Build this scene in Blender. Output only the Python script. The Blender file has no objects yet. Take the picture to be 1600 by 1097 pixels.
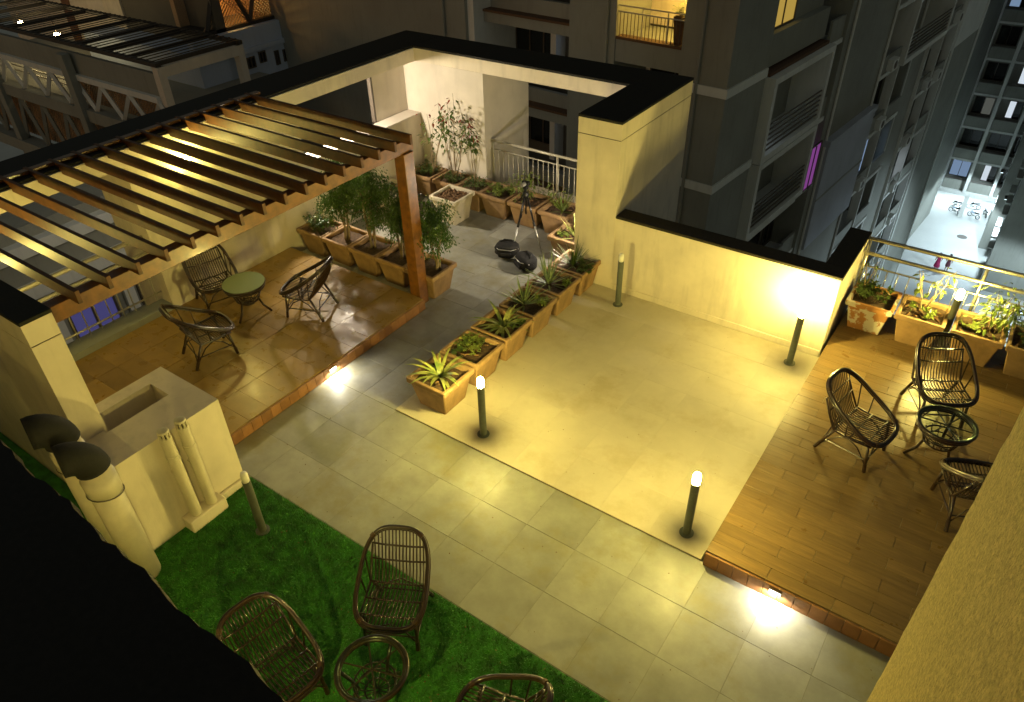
import bpy, bmesh, math, random
from mathutils import Vector, Matrix

random.seed(7)
D = bpy.data
sc = bpy.context.scene
COL = sc.collection
PI = math.pi
R = math.radians

# ---------------------------------------------------------------- camera
cam_d = D.cameras.new("camera"); cam = D.objects.new("camera", cam_d); COL.objects.link(cam)
_yaw, _pitch, _roll = 2.19362071, 0.64362922, -0.02464273
_f = Vector((math.cos(_yaw)*math.cos(_pitch), math.sin(_yaw)*math.cos(_pitch), -math.sin(_pitch)))
_r = Vector((math.sin(_yaw), -math.cos(_yaw), 0)); _u = _r.cross(_f)
_r2 = _r*math.cos(_roll) + _u*math.sin(_roll); _u2 = -_r*math.sin(_roll) + _u*math.cos(_roll)
M = Matrix((( _r2.x, _u2.x, -_f.x, 0), (_r2.y, _u2.y, -_f.y, 0), (_r2.z, _u2.z, -_f.z, 6.1), (0, 0, 0, 1)))
cam.matrix_world = M
cam_d.sensor_width = 36; cam_d.lens = 36*1138.3/1600
cam_d.clip_start = 0.05; cam_d.clip_end = 3000
sc.camera = cam

# ---------------------------------------------------------------- world: light-polluted night sky
w = D.worlds.new("World"); sc.world = w; w.use_nodes = True
nt = w.node_tree; nt.nodes.clear()
sky = nt.nodes.new("ShaderNodeTexSky"); sky.sky_type = 'NISHITA'; sky.sun_disc = False
sky.sun_elevation = R(3); sky.sun_rotation = R(200)
tint = nt.nodes.new("ShaderNodeMixRGB"); tint.blend_type = 'MULTIPLY'; tint.inputs[0].default_value = 1
tint.inputs[2].default_value = (1.0, 0.92, 0.72, 1)
flat = nt.nodes.new("ShaderNodeMixRGB"); flat.inputs[0].default_value = 0.55
flat.inputs[2].default_value = (1.0, 1.0, 0.86, 1)
bg = nt.nodes.new("ShaderNodeBackground"); bg.inputs[1].default_value = 0.08
wo = nt.nodes.new("ShaderNodeOutputWorld")
nt.links.new(sky.outputs[0], tint.inputs[1]); nt.links.new(tint.outputs[0], flat.inputs[1])
nt.links.new(flat.outputs[0], bg.inputs[0]); nt.links.new(bg.outputs[0], wo.inputs[0])
sun_d = D.lights.new("moon", 'SUN'); sun_d.energy = 0.01; sun_d.angle = R(5); sun_d.color = (1, .95, .85)
sun = D.objects.new("moon", sun_d); COL.objects.link(sun); sun.rotation_euler = (R(50), 0, R(20))

# ---------------------------------------------------------------- render settings
sc.render.engine = 'CYCLES'
sc.view_settings.view_transform = 'Standard'; sc.view_settings.look = 'None'
sc.view_settings.exposure = 0.0; sc.view_settings.gamma = 1.0; sc.view_settings.use_curve_mapping = False
sc.cycles.use_denoising = True; sc.cycles.max_bounces = 6; sc.cycles.diffuse_bounces = 3
sc.cycles.glossy_bounces = 3; sc.cycles.transmission_bounces = 5; sc.cycles.transparent_max_bounces = 8
sc.cycles.sample_clamp_indirect = 4.0; sc.cycles.use_light_tree = True
sc.cycles.caustics_reflective = False; sc.cycles.caustics_refractive = False

LAMP = (1.0, 0.80, 0.20)         # warm yellow terrace lamps
COOL = (1.0, 0.86, 0.66)          # whiter spot lamps
STREET = (0.72, 0.90, 1.0)        # cold courtyard lamps

# ---------------------------------------------------------------- materials
def new_mat(name):
    m = D.materials.new(name); m.use_nodes = True
    n = m.node_tree; n.nodes.clear()
    out = n.nodes.new("ShaderNodeOutputMaterial"); p = n.nodes.new("ShaderNodeBsdfPrincipled")
    n.links.new(p.outputs[0], out.inputs[0])
    return m, n, p
def L(n, a, b): n.links.new(a, b)
def coords(n, scale=1, space='Object', sv=None):
    tc = n.nodes.new("ShaderNodeTexCoord"); mp = n.nodes.new("ShaderNodeMapping")
    mp.inputs['Scale'].default_value = sv or (scale, scale, scale)
    L(n, tc.outputs[space], mp.inputs[0]); return mp.outputs[0]
def noise(n, vec, scale, detail=4, rough=.55):
    t = n.nodes.new("ShaderNodeTexNoise"); t.inputs['Scale'].default_value = scale
    t.inputs['Detail'].default_value = detail; t.inputs['Roughness'].default_value = rough
    L(n, vec, t.inputs['Vector']); return t.outputs['Fac']
def ramp(n, fac, stops):
    r = n.nodes.new("ShaderNodeValToRGB"); e = r.color_ramp.elements
    while len(e) < len(stops): e.new(.5)
    for i, (p, c) in enumerate(stops):
        e[i].position = p; e[i].color = (c[0], c[1], c[2], 1)
    L(n, fac, r.inputs[0]); return r.outputs[0]
def mix(n, a, b, fac, mode='MIX'):
    m = n.nodes.new("ShaderNodeMixRGB"); m.blend_type = mode
    if isinstance(fac, (int, float)): m.inputs[0].default_value = fac
    else: L(n, fac, m.inputs[0])
    for i, v in ((1, a), (2, b)):
        if isinstance(v, tuple): m.inputs[i].default_value = (v[0], v[1], v[2], 1)
        else: L(n, v, m.inputs[i])
    return m.outputs[0]
def bump(n, p, h, strength=.3, dist=.01):
    b = n.nodes.new("ShaderNodeBump"); b.inputs['Strength'].default_value = strength
    b.inputs['Distance'].default_value = dist; L(n, h, b.inputs['Height']); L(n, b.outputs[0], p.inputs['Normal'])
def rnd(n):
    o = n.nodes.new("ShaderNodeObjectInfo"); return o.outputs['Random']
def mul(c, k): return tuple(min(1, v*k) for v in c)

def plaster(name, c, var=.12, scale=3, rough=.75, bstr=.25, bscale=60, stain=.0, objvar=0, bdist=.004):
    m, n, p = new_mat(name)
    v = coords(n)
    f = noise(n, v, scale, 5, .6)
    col = ramp(n, f, [(.3, mul(c, 1-var)), (.7, mul(c, 1+var*.5))])
    if stain:
        s = noise(n, coords(n, sv=(2.2, 2.2, .35)), 2.6, 5, .6)
        sf = ramp(n, s, [(.52, (0, 0, 0)), (.72, (1, 1, 1))])
        sm = n.nodes.new("ShaderNodeMath"); sm.operation = 'MULTIPLY'; sm.inputs[1].default_value = stain
        L(n, sf, sm.inputs[0])
        col = mix(n, col, mul(c, .45), sm.outputs[0])
    if objvar:
        col = mix(n, col, ramp(n, rnd(n), [(0, (1-objvar, 1-objvar*.8, 1-objvar*.4)), (1, (1, 1, 1))]), 1.0, 'MULTIPLY')
    L(n, col, p.inputs['Base Color']); p.inputs['Roughness'].default_value = rough
    bump(n, p, noise(n, v, bscale, 4, .6), bstr, bdist)
    return m
def tile_mat(name, c, tone=.16, grain=.2, rough=(.35, .55), gscale=2.5, sv=(1, 1, 1), streak=None, blot=0.0, blot_c=(.2, .17, .06)):
    m, n, p = new_mat(name)
    g = n.nodes.new("ShaderNodeNewGeometry")
    mp = n.nodes.new("ShaderNodeMapping"); mp.inputs['Scale'].default_value = sv
    L(n, g.outputs['Position'], mp.inputs[0]); v = mp.outputs[0]
    a = n.nodes.new("ShaderNodeVectorMath"); a.operation = 'ADD'
    cx = n.nodes.new("ShaderNodeCombineXYZ"); rr = rnd(n)
    mm = n.nodes.new("ShaderNodeMath"); mm.operation = 'MULTIPLY'; mm.inputs[1].default_value = 37
    L(n, rr, mm.inputs[0])
    for i in range(3): L(n, mm.outputs[0], cx.inputs[i])
    L(n, v, a.inputs[0]); L(n, cx.outputs[0], a.inputs[1])
    f = noise(n, a.outputs[0], gscale, 6, .62)
    col = ramp(n, f, [(.25, mul(c, 1-grain)), (.75, mul(c, 1+grain*.6))])
    tonev = ramp(n, rr, [(0, (1-tone,)*3), (1, (1, 1, 1))])
    col = mix(n, col, tonev, 1.0, 'MULTIPLY')
    if streak:
        sf = noise(n, a.outputs[0], streak[0], 3, .7)
        col = mix(n, col, mul(c, streak[1]), ramp(n, sf, [(.45, (0, 0, 0)), (.75, (.8, .8, .8))]))
    if blot:
        bf = noise(n, g.outputs['Position'], 1.3, 6, .68)
        bm = ramp(n, bf, [(.50, (0, 0, 0)), (.68, (blot,)*3)])
        col = mix(n, col, blot_c, bm)
    L(n, col, p.inputs['Base Color'])
    rf = noise(n, g.outputs['Position'], 6, 4)
    L(n, ramp(n, rf, [(.3, (rough[0],)*3), (.7, (rough[1],)*3)]), p.inputs['Roughness'])
    bump(n, p, noise(n, a.outputs[0], gscale*14, 3), .12, .003)
    return m
def simple(name, c, rough=.5, metal=0, var=.0, scale=20, bstr=0, coat=0, spec=None, objvar=0):
    m, n, p = new_mat(name)
    if var or objvar:
        f = noise(n, coords(n), scale, 4)
        col = ramp(n, f, [(.3, mul(c, 1-var)), (.7, mul(c, 1+var*.6))])
        if objvar:
            col = mix(n, col, ramp(n, rnd(n), [(0, (1-objvar,)*3), (1, (1, 1, 1))]), 1.0, 'MULTIPLY')
        L(n, col, p.inputs['Base Color'])
        if bstr: bump(n, p, f, bstr, .004)
    else: p.inputs['Base Color'].default_value = (*c, 1)
    p.inputs['Roughness'].default_value = rough; p.inputs['Metallic'].default_value = metal
    if coat: p.inputs['Coat Weight'].default_value = coat; p.inputs['Coat Roughness'].default_value = .15
    if spec is not None: p.inputs['Specular IOR Level'].default_value = spec
    return m
def emit(name, c, s):
    m = D.materials.new(name); m.use_nodes = True; n = m.node_tree; n.nodes.clear()
    out = n.nodes.new("ShaderNodeOutputMaterial"); e = n.nodes.new("ShaderNodeEmission")
    e.inputs[0].default_value = (*c, 1); e.inputs[1].default_value = s; L(n, e.outputs[0], out.inputs[0])
    return m
def leafmat(name, c, c2, rough=.45, stripe=None):
    m, n, p = new_mat(name)
    f = noise(n, coords(n), 9, 3)
    col = ramp(n, f, [(.35, c), (.65, c2)])
    L(n, col, p.inputs['Base Color']); p.inputs['Roughness'].default_value = rough
    tr = n.nodes.new("ShaderNodeBsdfTranslucent"); L(n, col, tr.inputs[0])
    ms = n.nodes.new("ShaderNodeMixShader"); ms.inputs[0].default_value = .28
    out = [x for x in n.nodes if x.type == 'OUTPUT_MATERIAL'][0]
    L(n, p.outputs[0], ms.inputs[1]); L(n, tr.outputs[0], ms.inputs[2]); L(n, ms.outputs[0], out.inputs[0])
    return m
def glassmat(name, c=(.9, 1, .95), rough=.02, alpha=.25, trans=None):
    m, n, p = new_mat(name)
    p.inputs['Base Color'].default_value = (*(trans or c), 1); p.inputs['Roughness'].default_value = rough
    tb = n.nodes.new("ShaderNodeBsdfTransparent"); tb.inputs[0].default_value = (*c, 1)
    ms = n.nodes.new("ShaderNodeMixShader"); ms.inputs[0].default_value = alpha
    out = [x for x in n.nodes if x.type == 'OUTPUT_MATERIAL'][0]
    L(n, tb.outputs[0], ms.inputs[1]); L(n, p.outputs[0], ms.inputs[2]); L(n, ms.outputs[0], out.inputs[0])
    return m

MT = {}
MT['cream'] = plaster("cream_paint", (.70, .62, .48), .12, 2.2, .7, .3, 70, stain=.32)
MT['white'] = plaster("white_paint", (.66, .60, .51), .10, 2.2, .7, .3, 70, stain=.15)
MT['rough'] = plaster("rough_plaster", (.60, .48, .20), .45, 70, .9, 1.0, 85, bdist=.02)
MT['groove'] = simple("groove", (.10, .085, .05), .9)
MT['coping'] = simple("black_granite", (.012, .012, .010), .65, var=.3, scale=60, spec=.25)
MT['browncap'] = simple("dark_coping", (.030, .025, .017), .7, var=.3, scale=40, spec=.25)
MT['stone'] = tile_mat("grey_stone_tile", (.33, .33, .28), .16, .30, (.34, .6), 2.6, blot=.75, blot_c=(.24, .21, .09))
MT['patio'] = tile_mat("cream_stone_tile", (.52, .47, .35), .025, .12, (.5, .7), 2.2, blot=.55, blot_c=(.37, .30, .16))
MT['mortar'] = simple("mortar", (.24, .22, .15), .9, var=.2)
MT['mortar2'] = simple("cream_mortar", (.46, .41, .29), .9, var=.2)
MT['wood_tile'] = tile_mat("wood_look_tile", (.25, .158, .055), .24, .35, (.26, .5), 3.0, sv=(.8, 12, 1), streak=(9, .6))
MT['clay_tile'] = tile_mat("clay_tile", (.34, .21, .055), .24, .30, (.22, .45), 3.5, streak=None)
MT['riser'] = tile_mat("riser_brick", (.36, .17, .065), .35, .35, (.4, .6), 6, sv=(1, 1, 1))
MT['timber'] = simple("varnished_timber", (.20, .076, .011), .38, var=.45, scale=9, bstr=.2, coat=.25, objvar=.25)
MT['slat'] = simple("dark_stained_slat", (.105, .036, .0045), .55, var=.45, scale=9, bstr=.2, coat=0, objvar=.25)
MT['terracotta'] = plaster("terracotta", (.35, .21, .09), .25, 7, .75, .35, 45, stain=.45, objvar=.28)
MT['terracotta_pale'] = plaster("pale_terracotta", (.62, .55, .40), .15, 7, .75, .35, 45, stain=.3)
MT['soil'] = simple("soil", (.085, .05, .025), .95, var=.6, scale=30, bstr=1.0)
MT['chip'] = simple("bark_chip", (.22, .12, .05), .9, var=.5, scale=30, objvar=.4)
MT['rattan'] = simple("dark_rattan", (.026, .012, .006), .32, var=.5, scale=25, coat=.4, objvar=.2)
MT['rattan2'] = simple("tan_rattan", (.055, .028, .011), .32, var=.4, scale=25, coat=.3, objvar=.2)
MT['tabletop'] = glassmat("frosted_green_glass", (.42, .50, .30), .2, .45)
MT['clear'] = glassmat("clear_glass", (.93, 1, .96), .02, .05, (.02, .03, .02))
MT['postmetal'] = simple("grey_green_powder_coat", (.085, .095, .075), .45, var=.15)
MT['opal'] = simple("opal_head_off", (.85, .83, .72), .25)
MT['lampglow'] = emit("bollard_glow", LAMP, 1550)
MT['spotglow'] = emit("spot_glow", COOL, 420)
MT['steel'] = simple("painted_rail", (.52, .49, .40), .4, .3, var=.1)
MT['steel_d'] = simple("stainless_rail", (.55, .53, .45), .28, .9)
MT['pipe'] = plaster("pvc_pipe", (.62, .56, .40), .12, 6, .45, .1, 40, stain=.2)
MT['black'] = simple("black_fabric", (.007, .007, .0075), .85, var=.4, scale=30, bstr=.4)
MT['blackmetal'] = simple("black_anodised", (.02, .02, .022), .3, .6)
MT['silver'] = simple("silver_strip", (.6, .6, .58), .3, .8)
MT['leaf_d'] = leafmat("ficus_leaf", (.040, .095, .018), (.085, .155, .028), .32)
MT['leaf_m'] = leafmat("shrub_leaf", (.055, .10, .022), (.11, .16, .03), .4)
MT['leaf_y'] = leafmat("striped_leaf", (.16, .24, .05), (.46, .46, .14), .38)
MT['leaf_s'] = leafmat("sword_leaf", (.12, .19, .06), (.30, .34, .13), .4)
MT['leaf_l'] = leafmat("lime_leaf", (.11, .17, .03), (.24, .29, .05), .4)
MT['leaf_r'] = leafmat("red_tip_leaf", (.20, .03, .02), (.30, .06, .03), .4)
MT['bark'] = simple("bark", (.24, .18, .10), .85, var=.4, scale=14, bstr=.8)
MT['grass'] = simple("turf_blade", (.046, .215, .017), .6, var=.85, scale=7)
MT['turfbase'] = simple("turf_backing", (.030, .165, .014), .9, var=.5, scale=9)
MT['conc'] = plaster("tower_paint", (.29, .30, .265), .18, .35, .85, .2, 8, stain=.25)
MT['conc_l'] = plaster("pale_tower_paint", (.72, .74, .71), .12, .35, .85, .2, 8, stain=.2)
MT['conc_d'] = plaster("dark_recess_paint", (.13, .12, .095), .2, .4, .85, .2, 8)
MT['brownledge'] = simple("brown_ledge", (.12, .065, .035), .8, var=.2)
MT['rail_d'] = simple("dark_rail", (.09, .075, .06), .5)
MT['pane'] = simple("night_window", (.010, .011, .010), .08, spec=.6)
MT['pane_b'] = emit("lit_blue_window", (.42, .62, .95), .38)
MT['pane_w'] = emit("lit_white_window", (.80, .90, 1.0), .75)
MT['pane_dim'] = emit('dim_window', (.75, .80, .70), .10)
MT['pane_y'] = emit("lit_yellow_window", (1.0, .66, .13), .42)
MT['pane_p'] = emit("lit_purple_window", (.55, .14, .62), .34)
MT['pane_v'] = emit("lit_violet_window", (.30, .28, .85), .17)
MT['courtyard'] = plaster("courtyard_concrete", (.52, .54, .52), .12, .25, .7, .1, 3, stain=.1)
MT['skin'] = simple("skin", (.30, .18, .11), .6)
MT['cloth_r'] = simple("magenta_cloth", (.45, .03, .12), .8)
MT['cloth_d'] = simple("plum_cloth", (.16, .05, .07), .8)
MT['hair'] = simple("hair", (.012, .010, .009), .5)
MT['housewhite'] = plaster("street_lit_white", (.50, .60, .78), .08, .6, .8, .2, 8, stain=.15)  # white with the blue of a cold street lamp mixed into the colour
MT['cool_lit'] = plaster('cool_lit_paint', (.42, .45, .52), .12, .5, .8, .2, 8, stain=.2)  # pale tower bay; the cool lamp light on it is put into this blue
MT['bluecloth'] = simple("blue_sheet", (.10, .22, .42), .6, var=.2)
MT['jaali'] = simple("screen_stone", (.42, .27, .15), .8, var=.2)
MT['roofdark'] = simple("dark_slat", (.035, .03, .025), .6)

# ---------------------------------------------------------------- mesh builder
def wloc(o):
    v = Vector((0, 0, 0))
    while o is not None: v += o.location; o = o.parent
    return v
class MB:
    def __init__(s): s.v = []; s.f = []; s.m = []
    def add(s, vs, fs, m=0):
        b = len(s.v); s.v += [tuple(x) for x in vs]; s.f += [tuple(i+b for i in f) for f in fs]; s.m += [m]*len(fs); return s
    def box(s, x0, x1, y0, y1, z0, z1, m=0):
        vs = [(x0,y0,z0),(x1,y0,z0),(x1,y1,z0),(x0,y1,z0),(x0,y0,z1),(x1,y0,z1),(x1,y1,z1),(x0,y1,z1)]
        return s.add(vs, [(0,3,2,1),(4,5,6,7),(0,1,5,4),(1,2,6,5),(2,3,7,6),(3,0,4,7)], m)
    def tube(s, pts, r, n=8, closed=False, m=0, cap=True):
        pts = [Vector(p) for p in pts]; N = len(pts); rs = r if isinstance(r, (list, tuple)) else [r]*N
        T = []
        for i in range(N):
            if closed: t = pts[(i+1)%N]-pts[i-1]
            else: t = pts[min(i+1,N-1)]-pts[max(i-1,0)]
            T.append(t.normalized() if t.length > 1e-9 else Vector((0,0,1)))
        a = Vector((0,0,1)) if abs(T[0].z) < .9 else Vector((1,0,0))
        nrm = T[0].cross(a).normalized(); vs = []
        for i in range(N):
            nrm = (nrm - T[i]*nrm.dot(T[i])); nrm = nrm.normalized() if nrm.length > 1e-6 else T[i].orthogonal().normalized()
            b = T[i].cross(nrm)
            for k in range(n):
                an = 2*PI*k/n; vs.append(pts[i]+(nrm*math.cos(an)+b*math.sin(an))*rs[i])
        fs = []
        for i in range(N if closed else N-1):
            j = (i+1)%N
            for k in range(n):
                k2 = (k+1)%n; fs.append((i*n+k, i*n+k2, j*n+k2, j*n+k))
        if not closed and cap:
            fs.append(tuple(range(n-1,-1,-1))); fs.append(tuple((N-1)*n+k for k in range(n)))
        return s.add(vs, fs, m)
    def lathe(s, prof, c=(0,0,0), n=20, m=0):
        vs = []; fs = []; P = len(prof)
        for (r, z) in prof:
            for k in range(n):
                a = 2*PI*k/n; vs.append((c[0]+r*math.cos(a), c[1]+r*math.sin(a), c[2]+z))
        for i in range(P-1):
            for k in range(n):
                k2 = (k+1)%n; fs.append((i*n+k, i*n+k2, (i+1)*n+k2, (i+1)*n+k))
        fs.append(tuple(range(n-1,-1,-1))); fs.append(tuple((P-1)*n+k for k in range(n)))
        return s.add(vs, fs, m)
    def frustum(s, cx, cy, z0, z1, a0, a1, m=0, b0=None, b1=None):
        b0 = a0 if b0 is None else b0; b1 = a1 if b1 is None else b1
        vs = [(cx-a0,cy-b0,z0),(cx+a0,cy-b0,z0),(cx+a0,cy+b0,z0),(cx-a0,cy+b0,z0),(cx-a1,cy-b1,z1),(cx+a1,cy-b1,z1),(cx+a1,cy+b1,z1),(cx-a1,cy+b1,z1)]
        return s.add(vs, [(0,3,2,1),(4,5,6,7),(0,1,5,4),(1,2,6,5),(2,3,7,6),(3,0,4,7)], m)
    def leaf(s, p, d, up, l, w, bend=.15):
        p = Vector(p); d = Vector(d).normalized(); side = d.cross(Vector(up))
        side = side.normalized() if side.length > 1e-5 else d.orthogonal().normalized()
        nn = side.cross(d)
        return s.add([p, p+d*l*.45+side*w*.5-nn*l*bend*.3, p+d*l-nn*l*bend, p+d*l*.45-side*w*.5-nn*l*bend*.3], [(0,1,2),(0,2,3)])
    def strap(s, pts, ws, up=(0,0,1)):
        pts = [Vector(p) for p in pts]; vs = []
        for i, p in enumerate(pts):
            t = (pts[min(i+1,len(pts)-1)]-pts[max(i-1,0)]).normalized(); sd = t.cross(Vector(up))
            sd = sd.normalized() if sd.length > 1e-5 else Vector((1,0,0))
            vs += [p+sd*ws[i], p-sd*ws[i]]
        return s.add(vs, [(2*i,2*i+1,2*i+3,2*i+2) for i in range(len(pts)-1)])
    def mesh(s, name, mats, smooth=False, bevel=0, seg=1):
        me = D.meshes.new(name); me.from_pydata(s.v, [], s.f); me.update()
        if not isinstance(mats, (list, tuple)): mats = [mats]
        for x in mats: me.materials.append(MT[x] if isinstance(x, str) else x)
        if len(mats) > 1: me.polygons.foreach_set("material_index", s.m)
        if bevel:
            bm = bmesh.new(); bm.from_mesh(me)
            ed = [e for e in bm.edges if len(e.link_faces) == 2 and e.calc_face_angle(0) > .4]
            bmesh.ops.bevel(bm, geom=ed, offset=bevel, segments=seg, affect='EDGES', profile=.5)
            bm.to_mesh(me); bm.free()
        if smooth: me.polygons.foreach_set("use_smooth", [True]*len(me.polygons))
        me.update(); return me
    def build(s, name, mats, parent=None, world=True, smooth=False, bevel=0, seg=1):
        if parent is not None and world:
            o0 = wloc(parent); s.v = [(a-o0.x, b-o0.y, c-o0.z) for a, b, c in s.v]
        o = D.objects.new(name, s.mesh(name, mats, smooth, bevel, seg)); COL.objects.link(o)
        if parent is not None: o.parent = parent
        return o
def tag(o, label=None, cat=None, group=None, kind=None):
    if label: o["label"] = label
    if cat: o["category"] = cat
    if group: o["group"] = group
    if kind: o["kind"] = kind
    return o
def thing(name, label, cat, loc=(0,0,0), rz=0, group=None):
    o = D.objects.new(name, None); COL.objects.link(o); o.location = loc; o.rotation_euler = (0,0,rz)
    o.empty_display_size = .1
    return tag(o, label, cat, group)
def inst(name, me, parent, loc, rot=(0,0,0), scale=(1,1,1)):
    o = D.objects.new(name, me); COL.objects.link(o); o.parent = parent; o.location = loc; o.rotation_euler = rot; o.scale = scale
    return o
def copy_tree(src, parent=None):
    c = src.copy(); COL.objects.link(c); c.parent = parent
    for ch in src.children: copy_tree(ch, c)
    return c
def box(name, mat, parent, *b, bevel=0, seg=1):
    return MB().box(*b).build(name, mat, parent, bevel=bevel, seg=seg)
def spot(parent, loc, target, power, color, size, blend=.3, radius=.02):
    l = D.lights.new("lamp", 'SPOT'); l.energy = power; l.color = color; l.spot_size = size; l.spot_blend = blend; l.shadow_soft_size = radius
    o = D.objects.new("lamp", l); COL.objects.link(o); o.parent = parent
    o.location = Vector(loc)-wloc(parent)
    o.rotation_euler = (Vector(target)-Vector(loc)).to_track_quat('-Z', 'Y').to_euler()
    return o

# ================================================================ SETTING
GZ = -28.0
g = MB(); g.add([(-900,-900,GZ),(900,-900,GZ),(900,900,GZ),(-900,900,GZ)], [(0,1,2,3)])
tag(g.build("ground", 'courtyard'), kind="structure")

# body of the building under the terrace
b = MB()
b.box(-10.3, -4.37, -4, 11.1, GZ+.004, -.06); b.box(-4.37, -1.17, -4, 9.04, GZ+.004, -.06); b.box(-1.17, 4.5, -4, 10.2, GZ+.004, -.06)
tag(b.build("terrace_base", 'conc'), kind="structure")

# ---- grey path: mortar bed with separate stone tiles
path = MB()
path.box(-6.6, 3.0, -3.9, 4.765, -.06, -.0030); path.box(-6.6, -5.262, 4.765, 8.74, -.0602, -.0032); path.box(-9.42, -5.06, 6.80, 10.9, -.058, -.0035)
path = tag(path.build("pavement", 'mortar'), kind="structure")
tm = MB().box(-.2962, .2962, -.2942, .2942, -.02, 0).mesh("tile", 'stone', bevel=.0015)
TX, TY = .595, .591
for i in range(15):
    for j in range(3):
        inst("tile", tm, path, (-6.435+.2975+i*TX, 2.998+.2955+j*TY, random.uniform(-.001, .001)))
for j in range(7):
    for i in range(2):
        inst("tile", tm, path, (-6.435+.2975+i*TX, 4.773+.2955+j*TY, random.uniform(-.0015, .0015)))
for j in range(7):
    for i in range(8):
        x = -6.435-.2975-i*TX; y = 6.80+.2955+j*TY
        if x < -9.4: continue
        inst("tile", tm, path, (x, y, random.uniform(-.0015, .0015)))
for j in range(2):
    for i in range(2):
        inst("tile", tm, path, (-6.435+.2975+i*TX, 4.773+.2955+(j+7)*TY, random.uniform(-.0015, .0015)))
# floor strip under the wall row and rear lawn edge
# ---- cream patio slab
pat = tag(MB().box(-5.26, -1.165, 4.77, 8.765, -.058, .0185).build("patio", 'mortar2'), kind="structure")
pm = MB().box(-.2915, .2915, -.2840, .2840, -.02, 0).mesh("tile", 'patio', bevel=.001)
for i in range(7):
    for j in range(7):
        inst("tile", pm, pat, (-5.255+.2925+i*.5845, 4.775+.285+j*.5695, .020))

# ---- left deck (raised, clay tiles) and its brick riser
DL = .17
dk = tag(MB().box(-9.43, -6.47, 2.03, 6.76, -.058, DL-.015).build("deck", 'mortar'), kind="structure")
cm = MB().box(-.293, .293, -.148, .148, -.02, 0).mesh("tile", 'clay_tile', bevel=.003)
for i in range(5):
    for j in range(16):
        x = -9.43+.295+i*.592-(.296 if j % 2 else 0)*0; y = 2.03+.148+j*.2957
        if y > 6.75: continue
        inst("tile", cm, dk, (x, y, DL+random.uniform(-.0015, .0015)))
rm = MB().box(-.012, .012, -.072, .072, 0, .158).mesh("brick", 'riser', bevel=.003)
for j in range(32):
    inst("brick", rm, dk, (-6.458, 2.105+j*.1478, 0))
# ---- right deck (wood-look planks)
DR = .20
dr = tag(MB().box(-1.13, 3.2, 4.76, 10.10, -.057, DR-.015).build("deck", 'mortar'), kind="structure")
wm = MB().box(-.2975, .2975, -.0740, .0740, -.02, 0).mesh("plank", 'wood_tile', bevel=.002)
row = 0
y = 4.76+.075
wh_ = MB().box(-.148, .148, -.0740, .0740, -.02, 0).mesh("plank", 'wood_tile', bevel=.002)
while y < 10.05:
    x = -1.13
    if row % 2:
        inst("plank", wh_, dr, (x+.149, y, DR)); x += .2985
    while x < 2.6:
        inst("plank", wm, dr, (x+.2985, y, DR+random.uniform(-.0012, .0012))); x += .599
    y += .1495; row += 1
rm2 = MB().box(-.072, .072, -.012, .012, 0, .182).mesh("brick", 'riser', bevel=.003)
for j in range(26):
    inst("brick", rm2, dr, (-1.055+j*.1478, 4.746, 0))

# ---- artificial turf
tf = tag(MB().box(-5.86, 2.8, -1.2, 2.985, -.010, .010).build("lawn", 'turfbase'), kind="structure")
tfb = tag(MB().box(-10.2, -5.88, -1.2, 1.74, -.0115, .008).build("lawn", 'turfbase'), kind="structure")
gb = MB(); rg = random.Random(3)
for k in range(70000):
    x = rg.uniform(-5.85, -.9); y = rg.uniform(.9, 2.98); h = rg.uniform(.012, .034); a = rg.uniform(0, 2*PI)
    c, s_ = math.cos(a)*.0035, math.sin(a)*.0035; lx, ly = rg.gauss(.006*math.sin(x*2.1+y), .011), rg.gauss(.006*math.cos(y*2.7-x), .011)
    bb = len(gb.v); gb.v += [(x-c, y-s_, .010), (x+c, y+s_, .010), (x+lx, y+ly, .010+h)]; gb.f.append((bb, bb+1, bb+2)); gb.m.append(0)
tag(gb.build("turf", 'grass'), "short green artificial turf blades covering the lawn", "grass", kind="stuff")

db = MB(); rd = random.Random(21)
for k in range(260):
    onl = rd.random() < .55
    x = rd.uniform(-5.7, -.8) if onl else rd.uniform(-6.2, 1.5); y = rd.uniform(1.2, 2.95) if onl else rd.uniform(3.02, 4.7)
    if not onl and rd.random() < .35: x, y = rd.uniform(-4.5, -1.3), rd.uniform(4.9, 8.6)
    z0 = .030 if onl else (.022 if y > 4.8 else .003); a = rd.uniform(0, 6.28); l = rd.uniform(.006, .016)
    db.leaf((x, y, z0), (math.cos(a), math.sin(a), .1), (0, 0, 1), l*1.6, l*.8, .3)
tag(db.build("leaf_litter", 'chip'), "scattered tiny dry leaf litter on lawn and paving", "leaf litter", kind="stuff")

# ================================================================ TERRACE WALLS
ZT, ZG, ZC = 2.65, 2.38, 2.61
def groove(parent, *b): return box("groove", 'groove', parent, *b)
# low parapet beside the patio, with its return
pw = thing("parapet_wall", "low cream parapet wall with dark coping behind the lit patio", "wall", (-2.8, 8.9, 0))
box("wall", 'cream', pw, -4.37, -1.17, 8.77, 9.04, -.05, 1.225)
box("wall", 'cream', pw, -1.43, -1.172, 9.04, 10.22, -.05, 1.224)
box("coping", 'browncap', pw, -4.368, -1.155, 8.757, 9.052, 1.225, 1.265, bevel=.004)
box("coping", 'browncap', pw, -1.445, -1.156, 9.052, 10.235, 1.2245, 1.2645, bevel=.004)
box("skirting", 'cream', pw, -4.365, -1.185, 8.752, 8.770, .021, .12, bevel=.004)

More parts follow.
